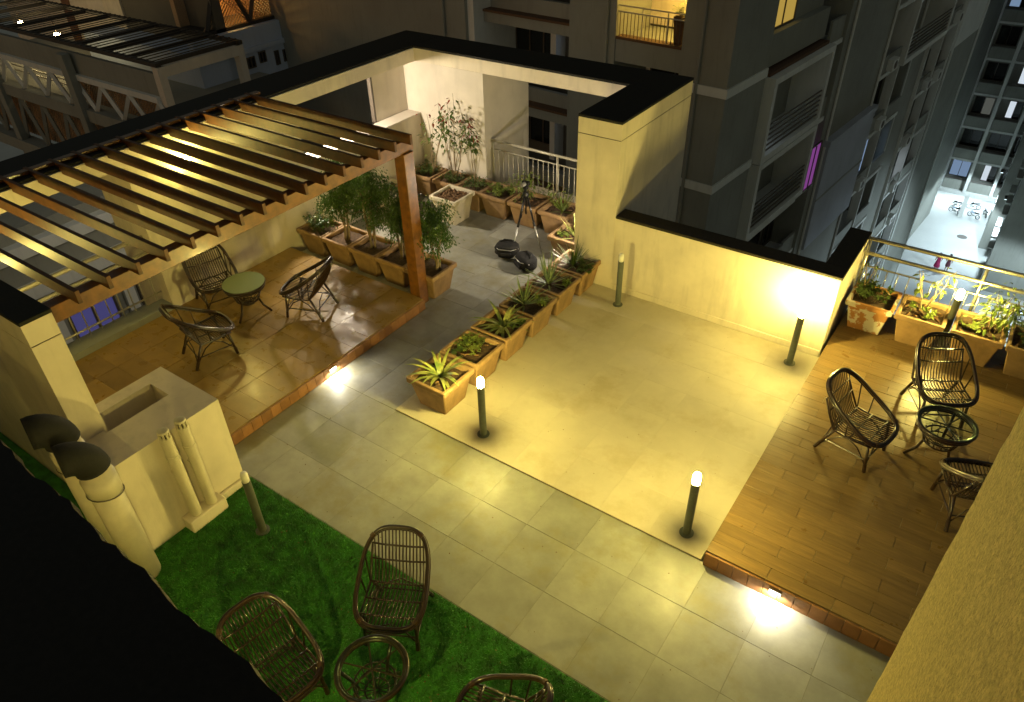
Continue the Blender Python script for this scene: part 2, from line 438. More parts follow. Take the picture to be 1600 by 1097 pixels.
# right tall wall: solid pier, groove under the top band
rw = thing("portal_wall", "tall cream wall end with grooved top band and black coping", "wall", (-4.7, 9.9, 0))
box("wall", 'cream', rw, -5.05, -4.37, 8.765, 11.10, -.05, ZG-.006)
groove(rw, -5.045, -4.376, 8.771, 11.09, ZG-.006, ZG+.006)
box("fascia", 'cream', rw, -5.051, -4.369, 8.764, 11.101, ZG+.006, ZC)
box("coping", 'coping', rw, -5.055, -4.362, 8.756, 11.108, ZC, ZT, bevel=.004)
# back portal beam with pier and white wall
bw = thing("portal_wall", "cream beam and white pier spanning the back above the railing", "wall", (-7.7, 10.6, 0))
box("beam", 'cream', bw, -9.45, -5.052, 10.31, 11.10, ZG+.004, ZC-.001)
box("coping", 'coping', bw, -9.46, -5.056, 10.302, 11.107, ZC-.001, ZT-.001, bevel=.004)
box("pier", 'white', bw, -9.86, -7.90, 10.325, 11.75, -.05, ZG-.004)
groove(bw, -9.42, -7.905, 10.33, 11.09, ZG-.004, ZG+.0035)
box("kerb", 'cream', bw, -7.898, -5.052, 10.42, 11.08, -.05, .16)
# left long wall with openings
lw = thing("portal_wall", "long cream wall with window openings behind the timber pergola", "wall", (-9.9, 6.6, 0))
box("beam", 'cream', lw, -10.30, -9.43, 1.76, 11.098, ZG, ZC-.002)
box("coping", 'coping', lw, -10.31, -9.462, 1.75, 11.106, ZC-.002, ZT-.002, bevel=.004)
box("pier", 'cream', lw, -10.29, -9.432, 4.51, 7.43, -.05, ZG-.001)
box("pier", 'white', lw, -9.79, -9.75, 9.47, 10.324, -.05, ZG-.001)
box("frame_or_shade_strip", 'rail_d', lw, -9.83, -9.745, 9.43, 9.4695, 1.441, ZG-.002)  # dark strip added over the lamplit pier jamb so it looks unlit
box("parapet", 'cream', lw, -9.70, -9.433, 7.431, 10.320, -.05, 1.40)
box("sill", 'white', lw, -9.74, -9.415, 7.432, 10.318, 1.40, 1.44, bevel=.004)
box("kerb", 'conc', lw, -9.70, -9.434, 2.03, 4.509, -.05, .26)
# near end wall (with the pergola) ending in a pier
nw = thing("portal_wall", "cream end wall with black coping at the near side of the pergola", "wall", (-8.3, 1.9, 0))
box("wall", 'cream', nw, -9.428, -6.43, 1.75, 2.02, -.05, ZG-.006)
groove(nw, -9.42, -6.436, 1.756, 2.014, ZG-.006, ZG+.006)
box("fascia", 'cream', nw, -9.428, -6.429, 1.749, 2.021, ZG+.006, ZC-.003)
box("coping", 'coping', nw, -9.461, -6.42, 1.742, 2.028, ZC-.003, ZT-.003, bevel=.004)

# photographer's own ledge and the rough fin wall beside it
up = thing("ledge_wall", "dark unlit ledge of the upper floor cutting off the lower left corner", "wall", (-5, 0, 0))
box("wall", 'cream', up, -12, -.2, -.3, .25, -.05, 4.86)
e = MB(); rr_ = random.Random(11); n = 120
ex = [-4.2+i*(4.0/n) for i in range(n+1)]; vs = []; fs = []
for i, x in enumerate(ex):
    yo = .291-.039*(x+.69)+.004*math.sin(i*.7)+rr_.uniform(-.005, .005)
    vs += [(x, -.31, 4.86), (x, yo, 4.86), (x, yo-.008, 4.90), (x, -.31, 4.90)]
for i in range(n):
    a = i*4; c = a+4
    fs += [(a+k, c+k, c+(k+1)%4, a+(k+1)%4) for k in range(4)]
fs += [(0,1,2,3), (n*4+3, n*4+2, n*4+1, n*4)]
e.add(vs, fs); e.build("coping", 'coping', up)
fw = thing("fin_wall", "rough ochre plaster wall edge at the right border", "wall", (.45, 1.0, 0))
fb = MB(); fv = []; ff = []
ny, nz = 40, 90
fr = random.Random(5)
for i in range(ny+1):
    for k in range(nz+1):
        y = -.2 + i*(2.45/ny); z = -.05 + k*(7.05/nz)
        fv.append((.300+fr.uniform(-.0022, .0022), y + (fr.uniform(-.006, .006) if i == ny else 0), z))
for i in range(ny):
    for k in range(nz):
        a = i*(nz+1)+k; ff.append((a, a+1, a+nz+2, a+nz+1))
fb.add(fv, ff)
bb0 = len(fb.v); fb.v += [(.60, -.2, -.05), (.60, 2.25, -.05), (.60, 2.25, 7.0), (.60, -.2, 7.0)]
fb.f.append((bb0, bb0+1, bb0+2, bb0+3)); fb.m.append(0)
edge = [ny*(nz+1)+k for k in range(nz+1)]
fb.f.append(tuple(edge+[bb0+2, bb0+1])); fb.m.append(0)
fb.build("wall", 'rough', fw, smooth=True)

# ---- masonry shaft with slot and two capped vent pipes
sh = thing("masonry_shaft", "cream masonry shaft box with open slot beside the lawn", "shaft", (-6.35, 2.3, 0))
s = MB()
s.box(-6.87, -6.70, 1.69, 2.92, -.05, 1.22); s.box(-6.37, -5.87, 1.69, 2.92, -.05, 1.22)
s.box(-6.70, -6.37, 2.68, 2.92, -.05, 1.2199); s.box(-6.70, -6.37, 1.69, 1.98, -.05, 1.2199)
s.build("wall", 'cream', sh)
box("shaft_floor", 'groove', sh, -6.699, -6.371, 1.981, 2.679, -.04, .02)
box("plinth", 'cream', sh, -5.868, -5.70, 2.12, 2.56, -.01, .16, bevel=.01)
box("plinth", 'cream', sh, -5.868, -5.82, 2.57, 2.93, -.01, .10, bevel=.01)
for i, (yy, lb) in enumerate(((2.25, "slim cream vent pipe with slotted cap, nearer the cowls, on the shaft face"), (2.44, "slim cream vent pipe with slotted cap, nearer the path, on the shaft face"))):
    vp = thing("vent_pipe", lb, "pipe", (-5.785, yy, .16), group="capped vent pipes on the shaft")
    MB().lathe([(.058, 0), (.058, .78), (.064, .782), (.064, .86), (.058, .862), (.058, 1.10)], n=28).build("pipe", 'pipe', vp, world=False, smooth=False)
    MB().lathe([(.038, 1.10), (.038, 1.165)], n=14).build("cap_core", 'groove', vp, world=False)
    MB().lathe([(.058, 1.165), (.052, 1.185), (.020, 1.192)], n=18).build("cap", 'pipe', vp, world=False)
    sl = MB().box(.044, .058, -.009, .009, 1.10, 1.166).mesh("slat", 'pipe')
    for k in range(9): inst("slat", sl, vp, (0, 0, 0), (0, 0, 2*PI*k/9))
    bk = MB().box(-.085, -.04, -.045, .045, .60, .62); bk.build("bracket", 'pipe', vp, world=False)
# ---- two large gooseneck cowls
for (x, y, zt, lb) in ((-5.69, 1.55, 1.50, "thick cream gooseneck vent pipe, front of two, beside the shaft"), (-6.04, 1.53, 1.66, "thick cream gooseneck vent pipe, rear of two, beside the end wall")):
    gp = thing("gooseneck_vent", lb, "pipe", (x, y, 0), group="gooseneck vents")
    pts = [(0,0,0), (0,0,zt-.02)]
    MB().tube(pts, .135, 20).build("pipe", 'pipe', gp, world=False, smooth=True)
    el = [(0, 0, zt)]
    for k in range(1, 9):
        a = R(k*11.5); el.append((-(1-math.cos(a))*.05, -(1-math.cos(a))*.20, zt+math.sin(a)*.20))
    MB().tube(el, [.152]+[.150]*7+[.146], 20).build("elbow", 'black', gp, world=False, smooth=True)
    MB().tube([(0,0,zt-.30), (0,0,zt-.10)], .148, 20).build("collar", 'pipe', gp, world=False, smooth=True)
    MB().tube([(.150*math.cos(a), .150*math.sin(a), zt-.31-.03*math.sin(a)) for a in [2*PI*k/20 for k in range(20)]], .006, 6, closed=True).build("strap", 'rail_d', gp, world=False)

# ================================================================ PERGOLA
pg = thing("pergola", "brown timber pergola with sloping rows of slats over the raised deck", "pergola", (-6.6, 6.7, 0))
box("post", 'timber', pg, -6.74, -6.55, 6.77, 6.96, 0, 2.40, bevel=.006)
box("beam", 'timber', pg, -6.72, -6.58, 2.035, 7.00, 2.40, 2.57, bevel=.005)
box("ledger", 'timber', pg, -9.66, -9.56, 2.035, 6.95, 2.656, 2.70, bevel=.004)
sm_ = MB().box(-9.70, -6.40, -.022, .022, 2.572, 2.705).mesh("slat", 'slat', bevel=.003)
org = wloc(pg)
for k in range(16):
    y = 2.27 + k*.301
    s_ = inst("slat", sm_, pg, (-org.x, y-org.y, 0))
# wall lamp on the long wall
def wall_lamp(loc, nrm, label, power, back):
    t = thing("wall_lamp", label, "lamp", loc, group="pergola wall lamps")
    n = Vector(nrm); x, y, z = loc
    MB().tube([(0,0,0), n*.07], .02, 8).build("arm", 'blackmetal', t, world=False)
    MB().lathe([(.012, -.05), (.022, -.045), (.022, -.014)], n*.10, 14).build("holder", 'blackmetal', t, world=False)
    MB().lathe([(.034, -.012), (.034, .04), (.020, .065)], n*.10, 14).build("bulb", emit("wall_lamp_glow", LAMP, power), t, world=False)
    return t
wall_lamp((-9.43, 5.35, 2.20), (1,0,0), "black wall lamp glowing on the cream wall under the pergola slats", 950, 0)
wall_lamp((-8.55, 2.022, 2.18), (0,1,0), "black wall lamp under the first slats on the end wall", 800, 0)

wall_lamp((-2.2, .252, 1.9), (0,1,0), "wall lamp below the upper ledge, above the lawn chairs", 2600, 0)

# ================================================================ RAILINGS
def rail_x(label, x0, x1, y, rails, z0, zbal, posts, n, mat, zb=.18, rb=.008):
    t = thing("railing", label, "railing", ((x0+x1)/2, y, zb))
    for z, r in rails: MB().tube([(x0,y,z),(x1,y,z)], r, 10).build("rail", mat, t, smooth=True)
    for x in posts: MB().tube([(x,y,zb),(x,y,rails[0][0]-.005)], .022, 10).build("post", mat, t, smooth=True)
    bm_ = MB().tube([(0,0,z0),(0,0,zbal)], rb, 6).mesh("baluster", MT[mat], True)
    o = wloc(t)
    for k in range(n):
        x = x0+(k+.5)*(x1-x0)/n
        inst("baluster", bm_, t, (x-o.x, 0, -o.z))
    return t
rail_x("pale metal railing with vertical bars under the back beam", -7.895, -5.055, 10.50, [(1.14, .026), (.98, .012), (.22, .012)], .22, .98, [-7.85, -6.45, -5.10], 26, 'steel', .16)
rail_x("metal railing with three rails behind the planters on the plank deck", -1.15, 3.1, 10.02, [(1.27, .028), (1.05, .026), (.86, .012), (.30, .012)], .30, .86, [-1.12, .30, 1.7, 3.05], 30, 'steel_d', DR)
def rail_y(label, x, y0, y1):
    t = thing("railing", label, "railing", (x, (y0+y1)/2, .32))
    for z, r in ((1.32, .03), (1.08, .026), (.42, .014)): MB().tube([(x,y0,z),(x,y1,z)], r, 10).build("rail", 'steel', t, smooth=True)
    bm_ = MB().tube([(0,0,.32),(0,0,1.08)], .010, 6).mesh("baluster", MT['steel'], True); o = wloc(t)
    for k in range(14): inst("baluster", bm_, t, (0, y0+.1+k*(y1-y0-.2)/13-o.y, -o.z))
rail_y("pale railing in the wall opening beneath the pergola", -9.62, 2.05, 4.50)
# white post among the back planters
wp = thing("post", "slim white post standing behind the pergola's timber post", "post", (-8.90, 9.36, 0))
MB().box(-.045, .045, -.045, .045, 0, 1.24).build("shaft", 'white', wp, world=False, bevel=.004)
MB().box(-.06, .06, -.06, .06, 0, .02).build("base_plate", 'blackmetal', wp, world=False)

# ================================================================ BOLLARDS AND STEP LIGHTS
def bollard(x, y, z, lit, label):
    t = thing("bollard_light", label, "bollard light", (x, y, z), group="bollard lights")
    MB().lathe([(.075, 0), (.075, .010), (.050, .014)], n=20).build("base", 'postmetal', t, world=False)
    MB().lathe([(.043, .012), (.043, .74)], n=20).build("post", 'postmetal', t, world=False, smooth=False)
    MB().lathe([(.038, .741), (.038, .845), (.030, .868), (.014, .878)], n=18).build("lamp_head", 'lampglow' if lit else 'opal', t, world=False, smooth=True)
    MB().lathe([(.044, .742), (.044, .752), (.039, .754)], n=18).build("collar", 'postmetal', t, world=False)
PZ = .020
bollard(-4.06, 5.02, PZ, True, "lit bollard light beside the first terracotta planter")
bollard(-1.42, 5.00, PZ, True, "lit bollard light at the patio corner by the plank deck step")
bollard(-1.46, 8.42, PZ, True, "lit bollard light whitening the parapet wall")
bollard(-4.06, 8.42, PZ, False, "unlit bollard light at the far end of the planter row")
bollard(-5.13, 2.55, .012, False, "unlit bollard light on the lawn next to the masonry shaft")
bollard(.12, 9.62, DR, True, "lit bollard light between the planters on the plank deck")
def step_light(loc, nrm, label, e):
    t = thing("step_light", label, "step light", loc, group="step lights")
    n = Vector(nrm); s = Vector((n.y, n.x, 0)); s = Vector((abs(s.x), abs(s.y), 0))
    def bx(a0, a1, d0, d1, z0, z1):
        p0 = s*a0+n*d0; p1 = s*a1+n*d1
        return MB().box(min(p0.x,p1.x), max(p0.x,p1.x), min(p0.y,p1.y), max(p0.y,p1.y), z0, z1)
    bx(-.060, .060, .0005, .006, -.030, .032).build("frame", 'steel_d', t, world=False)
    bx(-.052, .052, .0061, .008, -.022, .022).build("lens", emit("step_glow", (1, .92, .75), 14), t, world=False)
    bx(-.060, .060, .0061, .022, .024, .032).build("hood", 'steel_d', t, world=False)
    c = Vector(loc)
    spot(t, c+n*.030+Vector((0,0,.012)), c+n*.10+Vector((0,0,-.145)), e, (1, .92, .72), R(164), .25, .012)
step_light((-6.446, 4.85, .105), (1,0,0), "glowing step light in the brick riser of the pergola deck", 26)
step_light((-.42, 4.734, .125), (0,-1,0), "glowing step light in the brick riser of the plank deck", 26)
# globe lamp under the beam of the wall opening, lights the corner garden
fl = thing("globe_lamp", "white globe lamp under the beam in the long wall's opening", "lamp", (-9.735, 8.05, 2.378))
MB().lathe([(.06, -.02), (.06, 0)], n=16).build("mount", 'blackmetal', fl, world=False)
MB().lathe([(.03, -.098), (.06, -.090), (.075, -.072), (.078, -.055), (.072, -.035), (.055, -.0205)], n=18).build("globe", emit("globe_glow", COOL, 2000), fl, world=False, smooth=True)
sp = thing("garden_spot", "small garden spot lamp tucked behind the tall wall end", "lamp", (-5.10, 9.02, .0))
MB().tube([(0,0,.0), (0,0,.80)], .012, 8).build("spike", 'blackmetal', sp, world=False)
MB().lathe([(.030, .80), (.034, .83), (.034, .90), (.020, .915)], n=14).build("head", emit("spot_glow2", COOL, 900), sp, world=False)

# ================================================================ PLANTERS AND PLANTS
def planter(x, y, z, label, mat='terracotta', top=.30, h=.44, group=None, soil='soil', chips=0, peel=False):
    t = thing("planter", label, "planter", (x, y, z), group=group)
    bot = top*.68; m = MB()
    lev = [(bot, 0), (top-.035, h-.085), (top-.010, h-.078), (top, h-.060), (top, h-.008), (top-.006, h), (top-.040, h), (top-.048, h-.01), (top-.060, h-.10)]
    vs = []; fs = []
    ch = .012
    for (a, zz) in lev:
        q = a-ch
        vs += [(-q,-a,zz),(q,-a,zz),(a,-q,zz),(a,q,zz),(q,a,zz),(-q,a,zz),(-a,q,zz),(-a,-q,zz)]
    for i in range(len(lev)-1):
        for k in range(8): fs.append((i*8+k, i*8+(k+1)%8, i*8+8+(k+1)%8, i*8+8+k))
    fs.append(tuple(range(7,-1,-1)))
    m.add(vs, fs); m.build("pot", mat, t, world=False)
    sm = MB(); rr = random.Random(int(x*100+y*37)); N = 9; a = top-.055; sv = []; sf = []
    for i in range(N):
        for j in range(N):
            sv.append((-a+2*a*i/(N-1), -a+2*a*j/(N-1), h-.065+rr.uniform(-.012, .016)))
    for i in range(N-1):
        for j in range(N-1): sf.append((i*N+j, (i+1)*N+j, (i+1)*N+j+1, i*N+j+1))
    sm.add(sv, sf); sm.build("soil", soil, t, world=False, smooth=True)
    if chips:
        cmh = chipmesh
        for k in range(chips):
            inst("bark_chip", cmh, t, (rr.uniform(-a*.9, a*.9), rr.uniform(-a*.9, a*.9), h-.045+rr.uniform(0, .012)), (rr.uniform(-.5,.5), rr.uniform(-.5,.5), rr.uniform(0, 6)), (rr.uniform(.7,1.5), rr.uniform(.6,1.2), 1))
    return t
chipmesh = MB().add([(-.030,-.014,-.008),(.026,-.018,-.008),(.034,.012,-.008),(-.022,.018,-.008),(-.022,-.010,.010),(.020,-.012,.008),(.024,.008,.012),(-.018,.012,.006)],
    [(0,3,2,1),(4,5,6,7),(0,1,5,4),(1,2,6,5),(2,3,7,6),(3,0,4,7)]).mesh("bark_chip", 'chip')

def spider(x, y, z, label, n=16, Lf=.32, wd=.016, mat='leaf_y', arch=.8, seed=1, group=None, up=(.55, 1.0)):
    t = thing("strap_leaf_plant", label, "plant", (x, y, z), group=group); rr = random.Random(seed)
    for k in range(n):
        a = 2*PI*k/n+rr.uniform(-.3, .3); el = rr.uniform(*up); l = Lf*rr.uniform(.65, 1.15); pts = []; p = Vector((0,0,-.02)); d = Vector((math.cos(a)*math.cos(el), math.sin(a)*math.cos(el), math.sin(el)))
        for i in range(6):
            pts.append(p.copy()); p = p + d*l/5; d = (d+Vector((0,0,-arch*.30))).normalized()
        ws = [wd*.7, wd, wd, wd*.85, wd*.55, .0015]
        sd = Vector((-math.sin(a), math.cos(a), 0)); m = MB(); vs = []
        for q, w_ in zip(pts, ws): vs += [q+sd*w_, q-sd*w_]
        m.add(vs, [(2*i, 2*i+1, 2*i+3, 2*i+2) for i in range(5)])
        m.build("leaf", mat, t, world=False, smooth=True)
    return t
def sword(x, y, z, label, n=26, Lf=.36, wd=.010, mat='leaf_s', seed=1, group=None):
    return spider(x, y, z, label, n, Lf, wd, mat, .12, seed, group, (.15, 1.35))
def herb(x, y, z, label, n=60, rad=.12, h=.10, lf=.06, w_=.035, mat='leaf_l', seed=1, group=None, name="herb"):
    t = thing(name, label, "plant", (x, y, z), group=group); rr = random.Random(seed); m = MB(); st = MB()
    ns = max(3, n//10)
    for s in range(ns):
        a = rr.uniform(0, 2*PI); rd = rad*math.sqrt(rr.random()); bx, by = rd*math.cos(a), rd*math.sin(a); hh = h*rr.uniform(.5, 1.1)
        tip = Vector((bx*1.25, by*1.25, hh)); st.tube([(bx*.7, by*.7, -.02), tip], .003, 4)
        for k in range(n//ns):
            a2 = rr.uniform(0, 2*PI); e_ = rr.uniform(-.2, .9); q = tip*rr.uniform(.45, 1)
            m.leaf(q, (math.cos(a2)*math.cos(e_), math.sin(a2)*math.cos(e_), math.sin(e_)), (0,0,1), lf*rr.uniform(.6,1.2), w_*rr.uniform(.7,1.2), .25)
    m.build("foliage", mat, t, world=False); st.build("stem", 'leaf_m', t, world=False)
    return t
def shrub(x, y, z, label, stems, H, spread, leaves, lf, w_, mat, seed, group=None, crown0=.45, tips=0, lean=(0,0), crad=.16):
    t = thing("potted_shrub", label, "plant", (x, y, z), group=group); rr = random.Random(seed); st = MB(); m = MB(); tp = MB()
    for s in range(stems):
        a = 2*PI*s/stems+rr.uniform(-.4,.4); p = Vector((rr.uniform(-.04,.04), rr.uniform(-.04,.04), -.03)); hh = H*rr.uniform(.72, 1.05)
        top = Vector((math.cos(a)*spread+lean[0], math.sin(a)*spread+lean[1], hh)); pts = []
        for i in range(7):
            f = i/6; pts.append(p.lerp(top, f)+Vector((rr.gauss(0,.012), rr.gauss(0,.012), 0))*min(1,f*3))
        st.tube(pts, [.010*(1-.7*i/6) for i in range(7)], 5)
        for k in range(leaves//stems):
            f = crown0+(1-crown0)*rr.random(); i = min(5, int(f*6)); c = pts[i].lerp(pts[i+1], f*6-i)
            off = Vector((rr.gauss(0,1), rr.gauss(0,1), rr.gauss(0,.7)))*crad*.5
            d = Vector((off.x, off.y, rr.uniform(-.06,.03)))
            mm = tp if (tips and f > .93 and rr.random() < tips) else m
            mm.leaf(c+off, d+Vector((0,0,-.02)), (0,0,1), lf*rr.uniform(.6,1.2), w_*rr.uniform(.7,1.2), .3)
    st.build("stem", 'bark', t, world=False, smooth=True); m.build("foliage", mat, t, world=False)
    if tp.v: tp.build("flower", 'leaf_r', t, world=False)
    return t
def ficus(x, y, z, label, H, cw, seed, group, n=5200, low=.28):
    t = thing("potted_tree", label, "tree", (x, y, z), group=group); rr = random.Random(seed); tr = MB(); m = MB()
    tops = []
    for s in range(3):
        a = 2*PI*s/3+rr.random(); pts = []
        for i in range(9):
            f = i/8; r_ = .035+.10*f*f; aa = a+f*2.4
            pts.append((math.cos(aa)*r_, math.sin(aa)*r_, -.03+f*H*.72))
        tr.tube(pts, [.024*(1-.6*i/8) for i in range(9)], 7); tops.append(Vector(pts[-1]))
        for b_ in range(5):
            st_ = Vector(pts[4+b_ % 4]); a2 = rr.uniform(0, 2*PI); en = st_+Vector((math.cos(a2)*cw*.7, math.sin(a2)*cw*.7, rr.uniform(.05,.3)))
            tr.tube([st_, st_.lerp(en,.5)+Vector((0,0,.03)), en], [.010,.007,.003], 5)
    clumps = []
    for k in range(46):
        a = rr.uniform(0, 2*PI); e_ = math.asin(rr.uniform(-.9, 1)); q = rr.uniform(.35, 1.0)
        c = Vector((math.cos(a)*math.cos(e_)*cw*q, math.sin(a)*math.cos(e_)*cw*q, H*(low+(1-low)*.5)+math.sin(e_)*H*(1-low)*.55*q))
        clumps.append((c, rr.uniform(.07, .14)))
    for k in range(n):
        c, rad = clumps[k % len(clumps)]
        o = Vector((rr.gauss(0,1), rr.gauss(0,1), rr.gauss(0,.8)))*rad*.62
        d = Vector((o.x, o.y, o.z*.3-.09)) + Vector((rr.gauss(0,.04), rr.gauss(0,.04), 0))
        m.leaf(c+o, d, (rr.gauss(0,.3), rr.gauss(0,.3), 1), rr.uniform(.032,.055), rr.uniform(.016,.026), .25)
    tr.build("trunk", 'bark', t, world=False, smooth=True); m.build("crown", 'leaf_d', t, world=False)
    return t

PH = .44
ordA = ["first", "second", "third", "fourth", "fifth", "sixth"]
GA = "terracotta planters along the patio"
for i in range(6):
    planter(-4.87, 5.24+.655*i, 0.021 if True else 0, f"terracotta planter, {ordA[i]} from the lit bollard in the row along the patio", group=GA, chips=(10 if i in (0, 1) else 0), top=.305)
zs = PH-.04
spider(-4.88, 5.24, zs, "yellow striped strap-leaf plant in the planter nearest the lit bollard", 30, .44, .022, seed=3, group="strap-leaf plants in the patio row")
herb(-4.95, 5.98, zs, "low lime ground herb in the second planter of the patio row", 420, .22, .07, .05, .024, 'leaf_l', 5)
herb(-5.02, 5.75, zs, "dark leafy sprig at the corner of the second planter of the patio row", 70, .09, .10, .05, .03, 'leaf_m', 6)
spider(-4.86, 6.56, zs, "arching striped strap-leaf plant in the third planter of the patio row", 24, .52, .022, seed=8, group="strap-leaf plants in the patio row", up=(.35, 1.0))
herb(-4.72, 6.68, zs, "dark green sprig in the third planter of the patio row", 110, .12, .08, .05, .03, 'leaf_m', 9)
sword(-4.93, 7.19, zs, "spiky sword-leaf plant in the fourth planter of the patio row", 40, .48, .013, seed=10, group="sword-leaf plants in the patio row")
herb(-4.68, 7.30, zs, "yellow green rosette beside the spiky plant in the fourth patio planter", 110, .10, .12, .05, .032, 'leaf_l', 11)
sword(-4.93, 7.84, zs, "spiky sword-leaf plant in the fifth planter of the patio row", 42, .52, .013, seed=12, group="sword-leaf plants in the patio row")
herb(-4.67, 7.92, zs, "small yellow green rosette in the fifth planter of the patio row", 110, .10, .09, .05, .032, 'leaf_l', 13)
sword(-4.90, 8.50, zs, "thin grassy tuft in the planter against the tall wall end", 70, .46, .007, 'leaf_m', seed=14)
herb(-4.68, 8.45, zs, "bright green rosette in the planter against the tall wall end", 150, .14, .11, .055, .035, 'leaf_m', 15)

GB = "terracotta planters behind the pergola deck"
names5 = ["farthest left, against the cream wall", "second from the cream wall", "third from the cream wall", "fourth from the cream wall", "nearest the timber post"]
for i in range(5):
    planter(-9.12+.602*i, 7.24, .002, f"terracotta planter behind the pergola deck, {names5[i]}", group=GB, top=.296)
TG = "small trees behind the pergola deck"
herb(-9.10, 7.22, zs, "low dark shrub in the planter against the cream wall", 420, .22, .34, .05, .028, 'leaf_d', 21, name="potted_shrub")
ficus(-8.50, 7.24, zs, "small leafy tree behind the pergola deck, first from the cream wall", 1.35, .36, 31, TG)
ficus(-7.93, 7.26, zs, "small leafy tree behind the pergola deck, second from the cream wall", 1.45, .36, 32, TG)
ficus(-7.30, 7.28, zs, "small leafy tree behind the pergola deck, third from the cream wall", 1.25, .34, 33, TG)
ficus(-6.62, 7.30, zs, "small leafy tree with a drooping crown right behind the timber post", 1.02, .38, 34, TG, 4600)
GC = "terracotta planters along the back railing"
xb = [-9.10, -8.49, -7.93, -7.36, -6.72, -6.07]
lbl = ["terracotta planter in the back corner under the white wall, leftmost", "terracotta planter under the white wall, left of the white planter", "terracotta planter under the white wall, behind the white planter",
       "terracotta planter before the railing, right of the white planter", "terracotta planter before the railing, behind the tripod", "terracotta planter before the railing, next to the tall wall end"]
for i in range(6):
    planter(xb[i], 10.02, .002, lbl[i], group=GC, top=.30 if i > 2 else .282, chips=14 if i >= 4 else 0)
planter(-5.42, 9.32, .002, "terracotta planter with bark chips beside the garden spot lamp", group=GC, chips=26, top=.30)
planter(-7.97, 9.36, .002, "whitewashed planter full of bark chips on the grey floor", 'terracotta_pale', chips=60, soil='chip', h=.50)
planter(-9.08, 9.0, .002, "whitewashed planter half hidden behind the little trees", 'terracotta_pale', chips=20, h=.50)
shrub(-8.95, 10.0, zs, "thin shrub with red tips against the left part of the white wall", 4, 1.25, .22, 90, .10, .045, 'leaf_m', 41, crown0=.55, tips=.7, lean=(.25, 0))
shrub(-8.42, 10.02, zs, "bushy tall shrub with red tips against the middle of the white wall", 6, 1.55, .24, 230, .10, .045, 'leaf_m', 42, crown0=.5, tips=.8)
shrub(-7.98, 10.05, zs, "lone upright shrub at the right edge of the white wall", 2, 1.20, .06, 120, .10, .045, 'leaf_m', 43, crown0=.62, tips=.7, crad=.12)
herb(-9.05, 9.98, zs, "dense low greenery in the back corner planter", 320, .22, .20, .06, .03, 'leaf_m', 44)
herb(-8.45, 9.98, zs, "dense low greenery in the planter left of the white planter", 300, .22, .16, .06, .03, 'leaf_m', 45)
herb(-7.92, 9.98, zs, "dense low greenery in the planter behind the white planter", 260, .22, .14, .06, .03, 'leaf_m', 46)
herb(-7.34, 9.98, zs, "broad lime green herb in the planter right of the white planter", 170, .22, .14, .09, .05, 'leaf_l', 47)
shrub(-6.80, 10.05, zs, "young yellow green shrub behind the tripod", 5, .62, .16, 240, .085, .035, 'leaf_l', 48, crown0=.25)
sword(-6.02, 10.0, zs, "lime green sword-leaf plant in the planter next to the tall wall end", 22, .40, .014, 'leaf_l', 49)
shrub(-6.20, 10.10, zs, "short sprig beside the sword-leaf plant near the railing", 3, .48, .10, 70, .08, .035, 'leaf_l', 50, crown0=.3)
sword(-5.32, 9.30, zs, "brightly lit spiky plant beside the garden spot lamp", 34, .46, .014, 'leaf_y', 51)
herb(-5.50, 9.22, zs, "small bright sprig beside the spiky plant beside the garden spot lamp", 60, .10, .10, .055, .03, 'leaf_l', 52)

GD = "planters on the plank deck"
pl = [("terracotta planter with peeling white paint on the plank deck by the parapet", 'terracotta_pale'), ("terracotta planter on the plank deck, left of the lit bollard", 'terracotta'),
      ("terracotta planter on the plank deck, right of the lit bollard", 'terracotta'), ("terracotta planter on the plank deck cut by the right border", 'terracotta')]
# peeling paint
m, n_, p_ = new_mat("peeling_paint")
f_ = noise(n_, coords(n_), 5.5, 5, .6)
L(n_, ramp(n_, f_, [(.50, (.40, .185, .055)), (.54, (.66, .60, .48))]), p_.inputs['Base Color']); p_.inputs['Roughness'].default_value = .8
MT['peel'] = m
xd = [-.82, -.20, .47, 1.09]
for i in range(4):
    planter(xd[i], 9.63, DR+.001, pl[i][0], 'peel' if i == 0 else 'terracotta', group=GD, chips=0 if i == 0 else 16, h=.45)
zd = DR+.41
herb(-.85, 9.66, zd, "leafy green plant in the peeling planter by the parapet", 230, .22, .14, .075, .045, 'leaf_m', 61)
shrub(-1.0, 9.72, zd, "thin bare sprig rising from the peeling planter", 2, .62, .10, 14, .07, .03, 'leaf_l', 62, crown0=.6)
herb(-.12, 9.56, zd, "lime rosette in the planter left of the lit bollard", 60, .10, .10, .075, .04, 'leaf_l', 63)
herb(-.38, 9.60, zd, "small sprig at the left side of the planter left of the lit bollard", 30, .08, .12, .06, .035, 'leaf_l', 66)
shrub(-.22, 9.74, zd, "wispy seedlings in the planter left of the lit bollard", 5, .62, .20, 30, .11, .045, 'leaf_l', 64, crown0=.5, crad=.1)
shrub(.60, 9.66, zd, "leafy bright shrub in the planter right of the lit bollard", 5, .62, .17, 260, .10, .040, 'leaf_l', 65, crown0=.25)
herb(.34, 9.58, zd, "low bright rosette in the planter right of the lit bollard", 50, .10, .07, .07, .04, 'leaf_l', 67)
herb(1.05, 9.63, zd, "dim green plant in the planter cut by the right border", 120, .20, .15, .08, .04, 'leaf_m', 68)

